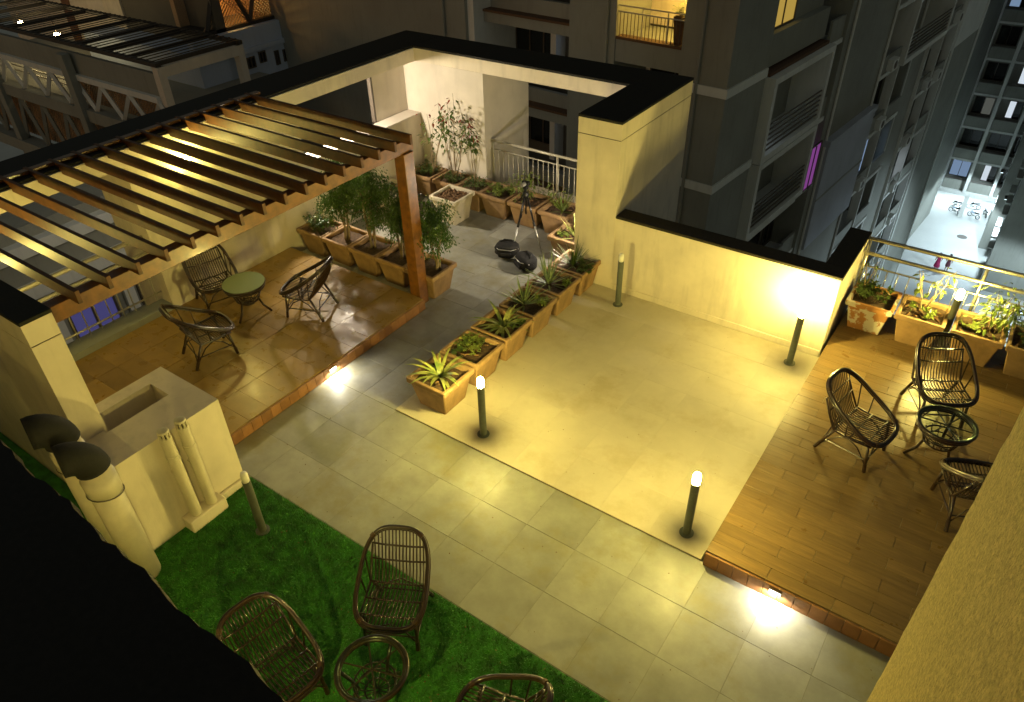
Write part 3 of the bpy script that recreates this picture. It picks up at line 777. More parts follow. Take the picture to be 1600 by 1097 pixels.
# ================================================================ RATTAN FURNITURE
def rimpt(a, w=.315, d0=-.34, d1=.40):
    c, s = math.cos(a), math.sin(a); ex = .62
    x = w*math.copysign(abs(c)**ex, c); yy = math.copysign(abs(s)**ex, s)
    y = (d0+d1)/2+(d1-d0)/2*yy
    f = (y-d0)/(d1-d0)
    z = .405+.455*f**1.25
    return Vector((x*(1-.10*f*f), y, z))
def make_chair(loc, rz, label, group, scale=1):
    t = thing("rattan_chair", label, "chair", loc, rz, group)
    N = 44; ring = [rimpt(2*PI*k/N) for k in range(N)]
    rim = MB().tube(ring, .019, 8, closed=True).build("rim", 'rattan', t, world=False, smooth=True)
    for (dr_, dz) in ((1.055, -.016), (1.0, -.034)):
        MB().tube([Vector((p.x*dr_, (p.y-.03)*dr_+.03, p.z+dz)) for p in ring], .011, 6, closed=True).build("cane", 'rattan', rim, world=False, smooth=True)
    for k in (6, 16, 28, 38):
        p = ring[k]; q = ring[(k+1) % N]; MB().tube([p, q], .026, 8).build("binding", 'rattan2', rim, world=False)
    # seat and back slats
    for i in range(15):
        x = -.238+i*.034
        u = (abs(x)/.315); ex = .62
        yy = (1-u**(2/ex))**(ex/2) if u < 1 else 0
        yf = .03-.37*yy+.008; yb = .03+.37*yy-.01
        zf = .405+.455*((yf+.34)/.74)**1.25-.014; zb = .405+.455*((yb+.34)/.74)**1.25-.02
        prof = [(yf, zf), (-.20, .372), (-.06, .350), (.09, .345), (.17, .372), (.225, .46), (.28, .60), ((.28+yb)/2+.005, (.60+zb)/2), (yb, zb)]
        MB().tube([(x*(1-.05*(yy_ > .1)), yy_, zz) for yy_, zz in prof], .0068, 5).build("slat", 'rattan', t, world=False, smooth=True)
    for (yy_, zz, hw) in ((-.20, .362, .275), (-.02, .337, .27), (.15, .350, .265), (.258, .55, .255), (.318, .69, .25)):
        MB().tube([(-hw, yy_, zz+.02), (-hw*.5, yy_+.004, zz), (0, yy_+.006, zz-.003), (hw*.5, yy_+.004, zz), (hw, yy_, zz+.02)], .010, 6).build("crossbar", 'rattan', t, world=False, smooth=True)
    for sgn in (-1, 1):
        MB().tube([(sgn*.262, -.26, .375), (sgn*.270, -.02, .350), (sgn*.268, .16, .365), (sgn*.262, .26, .55), (sgn*.25, .33, .70)], .012, 6).build("side_rail", 'rattan', t, world=False, smooth=True)
        for (yy_, zz, a) in ((.02, .352, 2), (.15, .36, 1)):
            k = min(range(N), key=lambda k: (ring[k].y-(yy_+.03))**2+(ring[k].x-sgn*.31)**2)
            MB().tube([(sgn*.268, yy_, zz), ring[k]], .008, 5).build("strut", 'rattan', t, world=False)
    feet = [(-.24, -.27), (.24, -.27), (-.25, .30), (.25, .30)]
    tops = [(-.235, -.22, .375), (.235, -.22, .375), (-.235, .14, .36), (.235, .14, .36)]
    for (fx, fy), tp in zip(feet, tops):
        l = MB().tube([tp, ((tp[0]+fx)/2, (tp[1]+fy)/2, .19), (fx, fy, 0)], .0165, 8).build("leg", 'rattan', t, world=False, smooth=True)
        MB().tube([((tp[0]*.3+fx*.7), (tp[1]*.3+fy*.7), .11), (fx, fy, .005)], .021, 8).build("foot_binding", 'rattan', l, world=False)
    for a, b_ in ((0, 1), (2, 3), (0, 2), (1, 3)):
        pa = Vector((feet[a][0]*.55+tops[a][0]*.45, feet[a][1]*.55+tops[a][1]*.45, .165)); pb = Vector((feet[b_][0]*.55+tops[b_][0]*.45, feet[b_][1]*.55+tops[b_][1]*.45, .165))
        MB().tube([pa, pb], .009, 6).build("stretcher", 'rattan', t, world=False)
        md = (pa+pb)/2; ta, tb = Vector(tops[a]), Vector(tops[b_])
        MB().tube([Vector((feet[a][0], feet[a][1], 0)).lerp(ta, .25), pa.lerp(md, .5)+Vector((0,0,.10)), md+Vector((0,0,.165)), md.lerp(pb, .5)+Vector((0,0,.10)), Vector((feet[b_][0], feet[b_][1], 0)).lerp(tb, .25)], .008, 5).build("brace", 'rattan', t, world=False, smooth=True)
    return t
proto = make_chair((0,0,0), 0, "x", "x")
CH = [
 ((-9.02, 5.02, DL), R(72), "rattan chair beside the cream wall under the pergola", "chairs on the pergola deck"),
 ((-7.66, 5.62, DL), R(-68), "rattan chair on the leaf-dappled tiles of the pergola deck", "chairs on the pergola deck"),
 ((-8.02, 4.12, DL), R(165), "rattan chair seen from behind, nearest the shaft on the pergola deck", "chairs on the pergola deck"),
 ((-.34, 6.98, DR), R(78), "rattan chair side-on, nearest the patio on the plank deck", "chairs on the plank deck"),
 ((.28, 8.15, DR), R(28), "rattan chair facing the camera before the planters on the plank deck", "chairs on the plank deck"),
 ((.86, 6.68, DR), R(204), "rattan chair half hidden by the rough fin wall", "chairs on the plank deck"),
 ((-3.21, 2.56, .015), R(28), "rattan chair facing the camera on the green lawn", "chairs on the lawn"),
 ((-3.56, 1.50, .015), R(80), "rattan chair cut off by the dark ledge on the lawn", "chairs on the lawn"),
 ((-1.78, 2.14, .015), R(-75), "rattan chair cropped by the bottom border on the lawn", "chairs on the lawn"),
]
for i, (loc, rz, lb, gp) in enumerate(CH):
    c = proto if i == 0 else copy_tree(proto)
    c.location = loc; c.rotation_euler = (0,0,rz); tag(c, lb, "chair", gp)
def make_table(loc, rz, label, top, rtop=.27, h=.52):
    t = thing("rattan_table", label, "table", loc, rz, "round rattan tables")
    N = 36
    c = [(rtop*math.cos(2*PI*k/N), rtop*math.sin(2*PI*k/N), h) for k in range(N)]
    rim = MB().tube(c, .020, 8, closed=True).build("rim", 'rattan', t, world=False, smooth=True)
    MB().tube([(x*.93, y*.93, h-.012) for x, y, z in c], .016, 6, closed=True).build("cane", 'rattan2', rim, world=False, smooth=True)
    MB().tube([(x*.97, y*.97, h-.045) for x, y, z in c], .014, 6, closed=True).build("cane", 'rattan', rim, world=False, smooth=True)
    MB().lathe([(rtop+.012, h+.021), (rtop+.012, h+.027)], n=40).build("glass_top", top, t, world=False)
    for k in range(3):
        a = PI*k/3+.2; MB().tube([(rtop*.93*math.cos(a), rtop*.93*math.sin(a), h-.014), (-rtop*.93*math.cos(a), -rtop*.93*math.sin(a), h-.014)], .008, 6).build("crossbar", 'rattan2', t, world=False)
        a = 2*PI*k/3+.5; d = Vector((math.cos(a), math.sin(a), 0))
        MB().tube([d*rtop*.92+Vector((0,0,h-.02)), d*.19+Vector((0,0,.36)), d*.15+Vector((0,0,.24)), d*.19+Vector((0,0,.12)), d*.29], .016, 8).build("leg", 'rattan', t, world=False, smooth=True)
    for (r_, z) in ((.16, .25), (.175, .32), (.10, .20)):
        MB().tube([(r_*math.cos(2*PI*k/24), r_*math.sin(2*PI*k/24), z) for k in range(24)], .009, 6, closed=True).build("basket_ring", 'rattan', t, world=False, smooth=True)
    for k in range(14):
        a = 2*PI*k/14; d = Vector((math.cos(a), math.sin(a), 0))
        MB().tube([d*.19+Vector((0,0,.335)), d*.16+Vector((0,0,.25)), d*.09+Vector((0,0,.20)), d*.012+Vector((0,0,.19))], .0055, 5).build("basket_cane", 'rattan', t, world=False, smooth=True)
    return t
make_table((-8.36, 5.08, DL), .3, "round rattan table with frosted green glass top under the pergola", 'tabletop', .285, .50)
make_table((.44, 7.34, DR), .9, "round rattan table with clear glass on the plank deck", 'clear', .285, .50)
make_table((-2.83, 1.89, .015), 1.2, "round rattan table with clear glass on the green lawn", 'clear', .285, .52)

# ================================================================ BAGS AND TRIPOD
def bag(loc, rz, sx, sy, sz, label, seed):
    t = thing("camera_bag", label, "bag", loc, rz, "camera bags on the grey floor"); rr = random.Random(seed)
    m = MB(); N, K = 18, 10; vs = []; fs = []
    for k in range(K+1):
        f = k/K; e_ = -PI/2+PI*f
        for i in range(N):
            a = 2*PI*i/N; ce = abs(math.cos(e_))**.55; se = math.copysign(abs(math.sin(e_))**.8, math.sin(e_)); q = 1+rr.uniform(-.05, .05)
            px = sx*ce*math.copysign(abs(math.cos(a))**.75, math.cos(a))*q; py = sy*ce*math.copysign(abs(math.sin(a))**.75, math.sin(a))*q
            vs.append((px, py, sz+sz*se*q*.98))
    for k in range(K):
        for i in range(N): fs.append((k*N+i, k*N+(i+1)%N, k*N+N+(i+1)%N, k*N+N+i))
    m.add(vs, fs); m.build("body", 'black', t, world=False, smooth=True)
    MB().tube([(-sx*.6, 0, sz*1.85), (-sx*.3, .05, sz*2.12), (sx*.3, .05, sz*2.12), (sx*.6, 0, sz*1.85)], .014, 8).build("handle", 'black', t, world=False, smooth=True)
    MB().tube([(-sx*1.0, -sy*.3, sz*1.4), (-sx*.5, -sy*1.02, sz*1.5), (sx*.5, -sy*1.02, sz*1.5), (sx*1.0, -sy*.3, sz*1.4)], .006, 6).build("zip", 'silver', t, world=False, smooth=True)
    MB().box(-sx*.55, sx*.55, -sy*1.10, -sy*.85, sz*.35, sz*1.15).build("pocket", 'black', t, world=False, bevel=.03, seg=3)
    return t
bag((-6.35, 8.78, 0), R(20), .21, .17, .125, "black camera bag lying left of the tripod", 4)
bag((-5.86, 8.62, 0), R(-30), .22, .16, .12, "black camera bag lying right of the other, near the planter row", 5)
tp = thing("tripod", "black and silver camera tripod standing before the back planters", "tripod", (-6.25, 9.20, 0))
hub = Vector((0, 0, .98))
for a in ((-.36, .22), (.34, -.03), (-.05, -.38)):
    ft = Vector((a[0], a[1], 0)); md = hub.lerp(ft, .5)
    lg = MB().tube([hub+Vector((a[0]*.08, a[1]*.08, -.03)), md], .017, 8).build("leg", 'blackmetal', tp, world=False, smooth=True)
    MB().tube([md, ft], .012, 8).build("lower_tube", 'silver', lg, world=False, smooth=True)
    MB().tube([md-(md-hub)*.06, md+(ft-md)*.08], .022, 8).build("clamp", 'blackmetal', lg, world=False)
MB().tube([(0,0,.62), (0,0,1.10)], .014, 8).build("centre_column", 'blackmetal', tp, world=False)
MB().lathe([(.05, .93), (.055, .97), (.045, 1.01)], n=14).build("hub", 'blackmetal', tp, world=False)
MB().box(-.035, .035, -.04, .04, 1.06, 1.13).build("head", 'blackmetal', tp, world=False, bevel=.01)
MB().tube([(0, .02, 1.09), (.05, -.20, 1.00)], .009, 6).build("pan_handle", 'blackmetal', tp, world=False)
MB().box(-.07, .07, -.03, .04, 1.135, 1.20).build("camera_body", 'blackmetal', tp, world=False, bevel=.012)
MB().tube([(0, -.03, 1.165), (0, -.11, 1.165)], .033, 14).build("lens", 'silver', tp, world=False)

# ================================================================ BACKGROUND BUILDINGS
class Local:
    """parts of a rotated building, given in its own frame; z is given as world height"""
    def __init__(s, t, zb): s.t = t; s.zb = zb
    def box(s, name, mat, x0, x1, y0, y1, z0, z1, parent=None, bevel=0):
        o = MB().box(x0, x1, y0, y1, z0-s.zb, z1-s.zb).build(name, mat, parent or s.t, world=False, bevel=bevel); return o
    def tube(s, name, mat, pts, r, n=6, parent=None):
        return MB().tube([(a, b_, c-s.zb) for a, b_, c in pts], r, n).build(name, mat, parent or s.t, world=False)
    def window_x(s, x, y0, y1, z0, z1, pane='pane', mull=2, fr='rail_d'):
        """window on a face looking along +x"""
        f = MB(); k = .05
        f.box(x, x+.06, y0, y1, z0-s.zb, z0+k-s.zb); f.box(x, x+.06, y0, y1, z1-k-s.zb, z1-s.zb)
        for i in range(mull+1):
            yy = y0+(y1-y0-k)*i/mull; f.box(x, x+.058, yy, yy+k, z0+k-s.zb, z1-k-s.zb)
        w_ = f.build("window", fr, s.t, world=False)
        for i in range(mull):
            a = y0+(y1-y0-k)*i/mull+k; b_ = y0+(y1-y0-k)*(i+1)/mull
            pm_ = pane if isinstance(pane, str) else pane[i]
            MB().box(x, x+.02, a, b_, z0+k-s.zb, z1-k-s.zb).build("pane", pm_, w_, world=False)
        return w_
    def window_y(s, y, x0, x1, z0, z1, pane='pane', mull=2, fr='rail_d'):
        """window on a face looking along -y"""
        f = MB(); k = .05
        f.box(x0, x1, y-.06, y, z0-s.zb, z0+k-s.zb); f.box(x0, x1, y-.06, y, z1-k-s.zb, z1-s.zb)
        for i in range(mull+1):
            xx = x0+(x1-x0-k)*i/mull; f.box(xx, xx+k, y-.058, y, z0+k-s.zb, z1-k-s.zb)
        w_ = f.build("window", fr, s.t, world=False)
        for i in range(mull):
            a = x0+(x1-x0-k)*i/mull+k; b_ = x0+(x1-x0-k)*(i+1)/mull
            pm_ = pane if isinstance(pane, str) else pane[i]
            MB().box(a, b_, y-.02, y, z0+k-s.zb, z1-k-s.zb).build("pane", pm_, w_, world=False)
        return w_

# ---- big apartment tower: corner at (-7.6, 22.1); local y runs along its receding facade
T1 = thing("apartment_tower", "tall grey apartment tower with boxed balconies behind the terrace", "building", (-7.6, 22.1, GZ), R(-5))
B = Local(T1, GZ)
ZTOP = 16.0; ST = 3.13
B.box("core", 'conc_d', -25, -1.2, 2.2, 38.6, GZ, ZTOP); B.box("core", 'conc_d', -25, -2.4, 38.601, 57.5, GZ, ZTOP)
B.box("wall", 'conc', -1.67, 0, 0, 2.9, GZ, ZTOP)                       # corner pier
B.box("wall", 'conc_l', -1.67, -.22, 2.901, 3.30, GZ, ZTOP-.01)
B.box("wall", 'conc', -5.95, -4.10, 0, 2.199, GZ, ZTOP)                 # pier on the -y face
B.box("wall", 'conc', -25, -10.45, -.35, 2.199, GZ, ZTOP)
B.box("wall", 'conc_l', -10.449, -10.15, -.2, 2.199, GZ, ZTOP)
B.box("wall", 'conc', -1.2, 0, 10.3, 17.0, GZ, ZTOP)                    # blank bay
B.box("wall", 'conc', -1.2, -.12, 22.6, 25.4, GZ, -4.79)
B.box("wall", 'conc', -1.2, .05, 31.2, 38.6, GZ, -6.45)
B.box("wall", 'conc_l', -1.2, .06, 31.2, 38.6, -6.45, ZTOP)
B.box("wall", 'conc', -2.4, -1.75, 43.2, 57.4, GZ, ZTOP)
for k in range(9):                                                      # band round the corner pier
    z = -1.25-ST*k
    if z < GZ+1: continue
    B.box("band", 'conc_l', -1.72, .06, -.06, 2.88, z, z+.28)
# recessed bays on the face toward the terrace
for k in range(-2, 4):
    z = 0.0-ST*k
    # lit balcony bay
    B.box("slab", 'conc', -4.099, -1.671, .05, 2.199, z-.78, z-.08)
    B.box("ledge", 'brownledge', -4.098, -1.672, .02, .40, z-.08, z)
    if k in (0, 1, -1):
        bal = D.meshes.new("baluster") if False else MB().tube([(0,0,0),(0,0,.72)], .012, 5).mesh("baluster", 'rail_d')
        for i in range(18): inst("baluster", bal, T1, (-4.02+i*.135, .12, z-GZ))
        for zz in (.74, .92): B.tube("rail", 'steel', [(-4.09, .12, z+zz), (-1.68, .12, z+zz)], .025)
        for xx in (-3.2, -2.3): B.tube("rail_post", 'steel', [(xx, .12, z), (xx, .12, z+.92)], .02)
    B.box('back_wall', 'cream', -4.098, -1.672, 2.15, 2.198, z, z+2.34)
    if k: B.window_y(2.149, -3.9, -1.9, z+.05, z+2.1, 'pane', 2)
    # wide recess with window strip
    B.box("slab", 'conc', -10.149, -5.951, .35, 2.199, z-.38, z-.02)
    B.box("ledge", 'brownledge', -10.148, -5.952, .30, .75, z-.02, z+.06)
    B.box("parapet", 'conc', -10.148, -5.952, .76, .95, z+.0, z+.55)
    B.box("mullion", 'conc_l', -7.95, -7.70, 1.6, 2.198, z-2.5, z-.38)
    B.window_y(2.198, -7.1, -5.97, z-1.75, z-.45, ['pane_b', 'pane_w'] if k == 0 else (['pane', 'pane_w'] if k == 1 else 'pane'), 2)
    B.window_y(2.198, -10.1, -8.0, z-2.2, z-.5, 'pane', 3)
# glowing back wall lamp of the balcony
bl = thing("balcony_lamp", "bright lamp over the lit yellow balcony of the tower", "lamp", (-7.6-2.0, 22.1+1.2, 1.75))
MB().lathe([(.09, 0), (.10, .05), (.07, .12)], n=14).build("globe", emit("balcony_glow", (1, .62, .12), 700), bl, world=False)
MB().lathe([(.05, .12), (.05, .18)], n=10).build("mount", 'rail_d', bl, world=False)
MB().tube([(0,0,.17), (0,0,.62)], .015, 6).build("stem", 'rail_d', bl, world=False)
bs = thing("potted_shrub", "pale potted plant beside the lamp on the lit tower balcony", "plant", (-7.6-1.95, 22.1+.55, .0))
mm_ = MB(); rr = random.Random(77)
for k in range(160):
    a = rr.uniform(0, 6.28); c = Vector((rr.gauss(0,.10), rr.gauss(0,.10), .95+rr.gauss(0,.14)))
    mm_.leaf(c, (math.cos(a), math.sin(a), .2), (0,0,1), .13, .06)
mm_.build("foliage", 'leaf_l', bs, world=False)
MB().frustum(0, 0, 0, .80, .12, .18).build("pot", 'brownledge', bs, world=False)

# boxed balconies on the receding face
def boxed(y0, y1, z0, z1, lit=None, xo=.22):
    w_ = .24
    fr = B.box("balcony_frame", 'conc_l', -1.199, xo, y0, y0+w_, z0, z1)
    o = fr
    for (a, b_, c, d) in ((y1-w_, y1, z0, z1), (y0+w_, y1-w_, z0, z0+.24), (y0+w_, y1-w_, z1-.22, z1)):
        MB().box(-1.198, xo-.002, a, b_, c-GZ, d-GZ).build("side", 'conc_l', o, world=False)
    for k in range(6):
        zz = z0+.38+k*.19
        B.tube("rail", 'rail_d', [(xo-.10, y0+w_, zz), (xo-.10, y1-w_, zz)], .035, 6, parent=o)
    B.box("back_wall", 'conc', -1.199, -1.15, y0+w_, y1-w_, z0+.24, z1-.22, parent=o)
    B.window_x(-1.148, y0+.5, y0+3.2, z0+.5, z1-.45, lit or 'pane', 3)
boxed(3.32, 8.80, -4.44, -1.42, ['pane_w', 'pane', 'pane']); boxed(3.32, 8.80, -7.52, -4.48, ['pane', 'pane', 'pane'])
boxed(19.9, 27.8, -4.74, -1.58); boxed(19.9, 27.8, -1.54, 1.6)
B.box("ledge", 'brownledge', -1.19, -.05, 3.40, 8.7, -1.415, -1.30)
B.box("parapet", 'conc', -1.19, -.25, 3.40, 8.6, -1.18, -.12)
B.window_x(-.55, 3.75, 5.8, -.10, 1.5, 'pane_y', 2); B.box("back_wall", 'conc', -1.19, -.551, 3.4, 8.6, -.119, 6)
# stacked bays with slab bands and parapets
rw_ = random.Random(14)
LIT = {(27.9, 2): 'pane_w', (17.05, 1): 'pane'}
for (y0, y1, zt, xo) in ((3.32, 8.8, -7.6, -.05), (8.85, 10.28, 5, -.12), (17.02, 19.85, 5, -.02), (19.9, 22.58, -4.85, -.02), (25.42, 28.2, -4.85, -.02), (28.25, 31.15, 5, -.02), (38.65, 43.15, 5, -1.2)):
    for k in range(-3, 8):
        z = -4.80-ST*k
        if z > zt-.3 or z < GZ+.8: continue
        xb_ = -2.399 if y0 > 38 else -1.199
        B.box("slab", 'conc_l', xb_, xo+.05, y0, y1, z-.02, z+.16)
        B.box("parapet", 'conc', xo-.10, xo, y0+.02, y1-.02, z+.16, z+1.0)
        pn = 'pane'
        if abs(y0-25.42) < .1 and k == 3: pn = 'pane_w'
        if abs(y0-8.85) < .1 and k == 1: pn = 'pane_p'
        if abs(y0-19.9) < .1 and k == 2: pn = 'pane_b'
        if pn == 'pane' and rw_.random() < .10: pn = 'pane_dim'
        B.window_x(xb_+.004 if pn in ('pane', 'pane_dim') else (.10 if pn == 'pane_p' else -.62), y0+.15, y1-.15, z+.35, z+2.35, pn, 2 if y1-y0 < 3.5 else 3)
B.box('bay_box', 'cool_lit', 0.001, .25, 10.9, 16.9, -11.2, -6.1); B.box('bay_band', 'cool_lit', .002, .32, 10.8, 16.95, -6.1, -5.85); B.box('bay_band', 'conc', .2505, .27, 10.9, 16.9, -8.7, -8.6)
for yy in (19.88, 25.40, 28.22, 31.17):
    B.box("fin", 'conc_l', -.4, .06, yy-.06, yy+.06, GZ, -4.78)

for (xx, yy) in ((.06, 10.9), (.06, 16.6), (-.16, 22.9), (.11, 31.5), (.11, 38.2), (-1.68, 44.0)):
    B.tube("drain_pipe", 'conc_l', [(xx, yy, GZ+.5), (xx, yy, ZTOP-.5)], .06, 8)
for (xx, yy) in ((-1.0, -.07), (-4.4, -.07), (-11.5, -.43)):
    B.tube("drain_pipe", 'conc', [(xx, yy, GZ+.5), (xx, yy, ZTOP-.5)], .055, 8)
ra = random.Random(9)
for (y0, y1, xo) in ((17.02, 19.85, -.02), (25.42, 28.2, -.02), (28.25, 31.15, -.02), (38.65, 43.15, -1.2)):
    for k in range(0, 7):
        if ra.random() < .55:
            z = -4.8-ST*k; yc = ra.uniform(y0+.6, y1-.6)
            ac = B.box("air_conditioner", 'conc_l', xo-.02, xo+.28, yc-.4, yc+.4, z+.25, z+.80)
            B.tube("fan_ring", 'rail_d', [(xo+.281, yc, z+.52), (xo+.295, yc, z+.52)], .20, 14, parent=ac)

# ---- far block on stilts across the courtyard
T3 = thing("apartment_block", "far apartment block raised on pillars across the bright courtyard", "building", (-1, 80, GZ))
F = Local(T3, GZ)
def fb_(name, mat, x0, x1, y0, y1, z0, z1): return F.box(name, mat, x0+1, x1+1, y0-80, y1-80, z0, z1)
fb_("core", 'conc', -14, 12, 81.4, 96, -25.4, 12)
fb_("slab", 'conc_l', -14, 12, 80.0, 96, -25.75, -25.4)
for i in range(8):
    xx = -11+i*3.1
    fb_("pillar", 'conc_l', xx-.2, xx+.2, 80.1, 80.6, GZ, -25.75); fb_("pillar", 'conc_l', xx-.2, xx+.2, 90.1, 90.6, GZ, -25.75)
for xx in (-9.2, -6.7, -4.4, -2.12, .15, 2.4, 4.7): fb_("fin", 'conc_l', xx-.14, xx+.14, 79.95, 81.39, -25.39, 12)
rl = random.Random(4)
for k in range(8):
    z = -25.4+3.1*k
    fb_("band", 'conc_l', -14, 12, 80.35, 81.398, z+2.92, z+3.10)
    for xx in (-6.6, -4.3, -2.0, .25, 2.5):
        if xx > 1 and k < 2: continue
        fb_("parapet", 'conc', xx+.08, xx+2.05, 80.4, 80.55, z+.0, z+.95)
        pn = 'pane'; x0, x1 = xx+.25, xx+1.9
        if (k, xx) in ((0, -2.0), (2, -2.0), (3, -2.0), (4, -2.0)): pn = ['pane_w', 'pane']; x0, x1 = xx+.75, xx+1.9
        elif (k, xx) in ((0, -4.3),): pn = 'pane_b'
        elif rl.random() < .3: pn = ['pane', 'pane_dim'] if rl.random() < .6 else ['pane_b', 'pane']
        f_ = F.window_y(81.398-80, x0+1, x1+1, z+1.0, z+2.6, pn, 2)
        for r_ in (.25, .5, .75): F.tube("rail", 'rail_d', [(xx+.08+1, .38, z+.95+r_*.3), (xx+2.05+1, .38, z+.95+r_*.3)], .02, 4)
# ---- right flank of the courtyard
T4 = thing("apartment_block", "dark grey apartment block with stacked windows right of the courtyard", "building", (6, 70, GZ))
Q = Local(T4, GZ)
def qb(name, mat, x0, x1, y0, y1, z0, z1): return Q.box(name, mat, x0-6, x1-6, y0-70, y1-70, z0, z1)
qb("wall", 'conc', .75, 14, 74.2, 79.5, GZ, 14); qb("wall", 'conc', 1.75, 14, 66.2, 74.199, GZ, 14); qb("wall", 'conc', 7.2, 14, 44, 66.199, GZ, -10)
for k in range(9):
    z = GZ+1+3.1*k
    for y0 in (75.0, 77.3): 
        qb("frame_or_shade_strip", 'conc_l', .70, .749, y0-.1, y0+1.7, z+.8, z+2.4); qb("pane", 'pane', .68, .699, y0, y0+1.6, z+.9, z+2.3)
    for y0 in (67.2, 69.6, 72.0):
        qb("frame_or_shade_strip", 'conc_l', 1.70, 1.749, y0-.1, y0+1.6, z+.7, z+2.4); qb("pane", 'pane', 1.68, 1.699, y0, y0+1.5, z+.8, z+2.3)
        qb("sunshade", 'conc_l', 1.35, 1.748, y0-.2, y0+1.7, z+2.45, z+2.55)
# courtyard lamps (cold white) under the stilts and on the flank wall
def court_lamp(loc, label, s, sz=.5):
    t = thing("courtyard_lamp", label, "lamp", loc, group="cold courtyard lamps")
    MB().box(-sz, sz, -.10, .10, -.05, 0).build("tube_light", emit("court_glow", STREET, s), t, world=False)
    MB().box(-sz-.05, sz+.05, -.13, .13, .001, .06).build("housing", 'conc_l', t, world=False)
court_lamp((-3.2, 83.5, -25.82), "cold tube lamp under the stilted block, left bay", 150, 1.2)
court_lamp((-.2, 83.5, -25.82), "cold tube lamp under the stilted block, right bay", 150, 1.2)
def wall_court(loc, label, s):
    t = thing("courtyard_lamp", label, "lamp", loc, group="cold courtyard lamps")
    MB().box(-.55, -.35, -.35, .35, -.10, -.06).build("lens", emit("court_glow2", STREET, s*.1), t, world=False)
    MB().box(-.58, -.32, -.40, .40, -.059, .03).build("housing", 'rail_d', t, world=False)
    MB().box(-.33, 0, -.05, .05, -.05, .02).build("arm", 'rail_d', t, world=False)
    return t
def flood_down(loc, tgt, label, e, size=95):
    t = wall_court(loc, label, 60)
    spot(t, Vector(loc)+Vector((-.45, 0, -.13)), tgt, e, STREET, R(size), .35, .15)
flood_down((1.745, 71.0, -21.5), (-1.6, 71.5, GZ), "cold floodlight on the flank wall above the courtyard", 3600, 110)
flood_down((.745, 77.0, -21.5), (-1.6, 77.5, GZ), "cold floodlight on the flank wall nearest the stilted block", 2800, 110)
flood_down((7.19, 50.0, -18.5), (-3.0, 47, -24), "cold floodlight low on the flank wall facing the tower", 7000, 125)
flood_down((7.19, 60.0, -20), (3.5, 61, GZ), "cold floodlight above the parked motorbikes", 6000, 110)
# manhole
MBm = MB().lathe([(.45, 0), (.45, .012)], (0,0,0), 24); mh = MBm.build("manhole_cover", 'rail_d'); mh.location = (-.8, 75.7, GZ+.002)
tag(mh, "dark round manhole cover in the bright courtyard", "manhole cover")

# ---- people walking in the courtyard
def person(loc, rz, label, top, bottom, skirt):
    t = thing("person", label, "person", loc, rz)
    me = D.meshes.new("body"); V = [(0,0,.92),(0,0,1.15),(0,0,1.38),(0,0,1.48),(0,.01,1.60),(-.09,0,.88),(-.10,.05,.48),(-.10,.10,.08),(-.10,.0,.03),(.09,0,.88),(.10,-.06,.48),(.10,-.04,.08),(.10,-.13,.03),
        (-.19,0,1.38),(-.25,.04,1.12),(-.24,-.06,.88),(.19,0,1.38),(.25,-.02,1.12),(.24,-.12,.90),(0,.01,1.68)]
    Ed = [(0,1),(1,2),(2,3),(3,4),(4,19),(0,5),(5,6),(6,7),(7,8),(0,9),(9,10),(10,11),(11,12),(2,13),(13,14),(14,15),(2,16),(16,17),(17,18)]
    rad = [.13,.12,.14,.055,.095,.085,.058,.04,.035,.085,.058,.04,.035,.06,.045,.03,.06,.045,.03,.07]
    me.from_pydata(V, Ed, []); o = D.objects.new("body", me); COL.objects.link(o); o.parent = t
    md = o.modifiers.new("skin", 'SKIN'); md.use_smooth_shade = True
    for i, v in enumerate(me.skin_vertices[0].data if me.skin_vertices else []): v.radius = (rad[i], rad[i]); v.use_root = (i == 0)
    o.modifiers.new("sub", 'SUBSURF').levels = 1
    me.materials.append(MT['skin'])
    dress = [(.17, .95), (.15, 1.12), (.18, 1.30), (.12, 1.43)]
    MB().lathe(dress, n=14).build("shirt", top, t, world=False, smooth=True)
    MB().lathe([(.26 if skirt else .18, .35 if skirt else .55), (.20, .70), (.165, 1.0)], n=14).build("skirt" if skirt else "shorts", bottom, t, world=False, smooth=True)
    MB().lathe([(.05, 1.60), (.112, 1.64), (.105, 1.71), (.05, 1.76)], (0,.02,0), 12).build("hair", 'hair', t, world=False, smooth=True)
person((-1.75, 67.7, GZ), R(200), "person in a magenta top walking across the courtyard", 'cloth_r', 'cloth_r', True)
person((-.95, 67.9, GZ), R(170), "person in dark plum clothes walking across the courtyard", 'cloth_d', 'cloth_d', False)
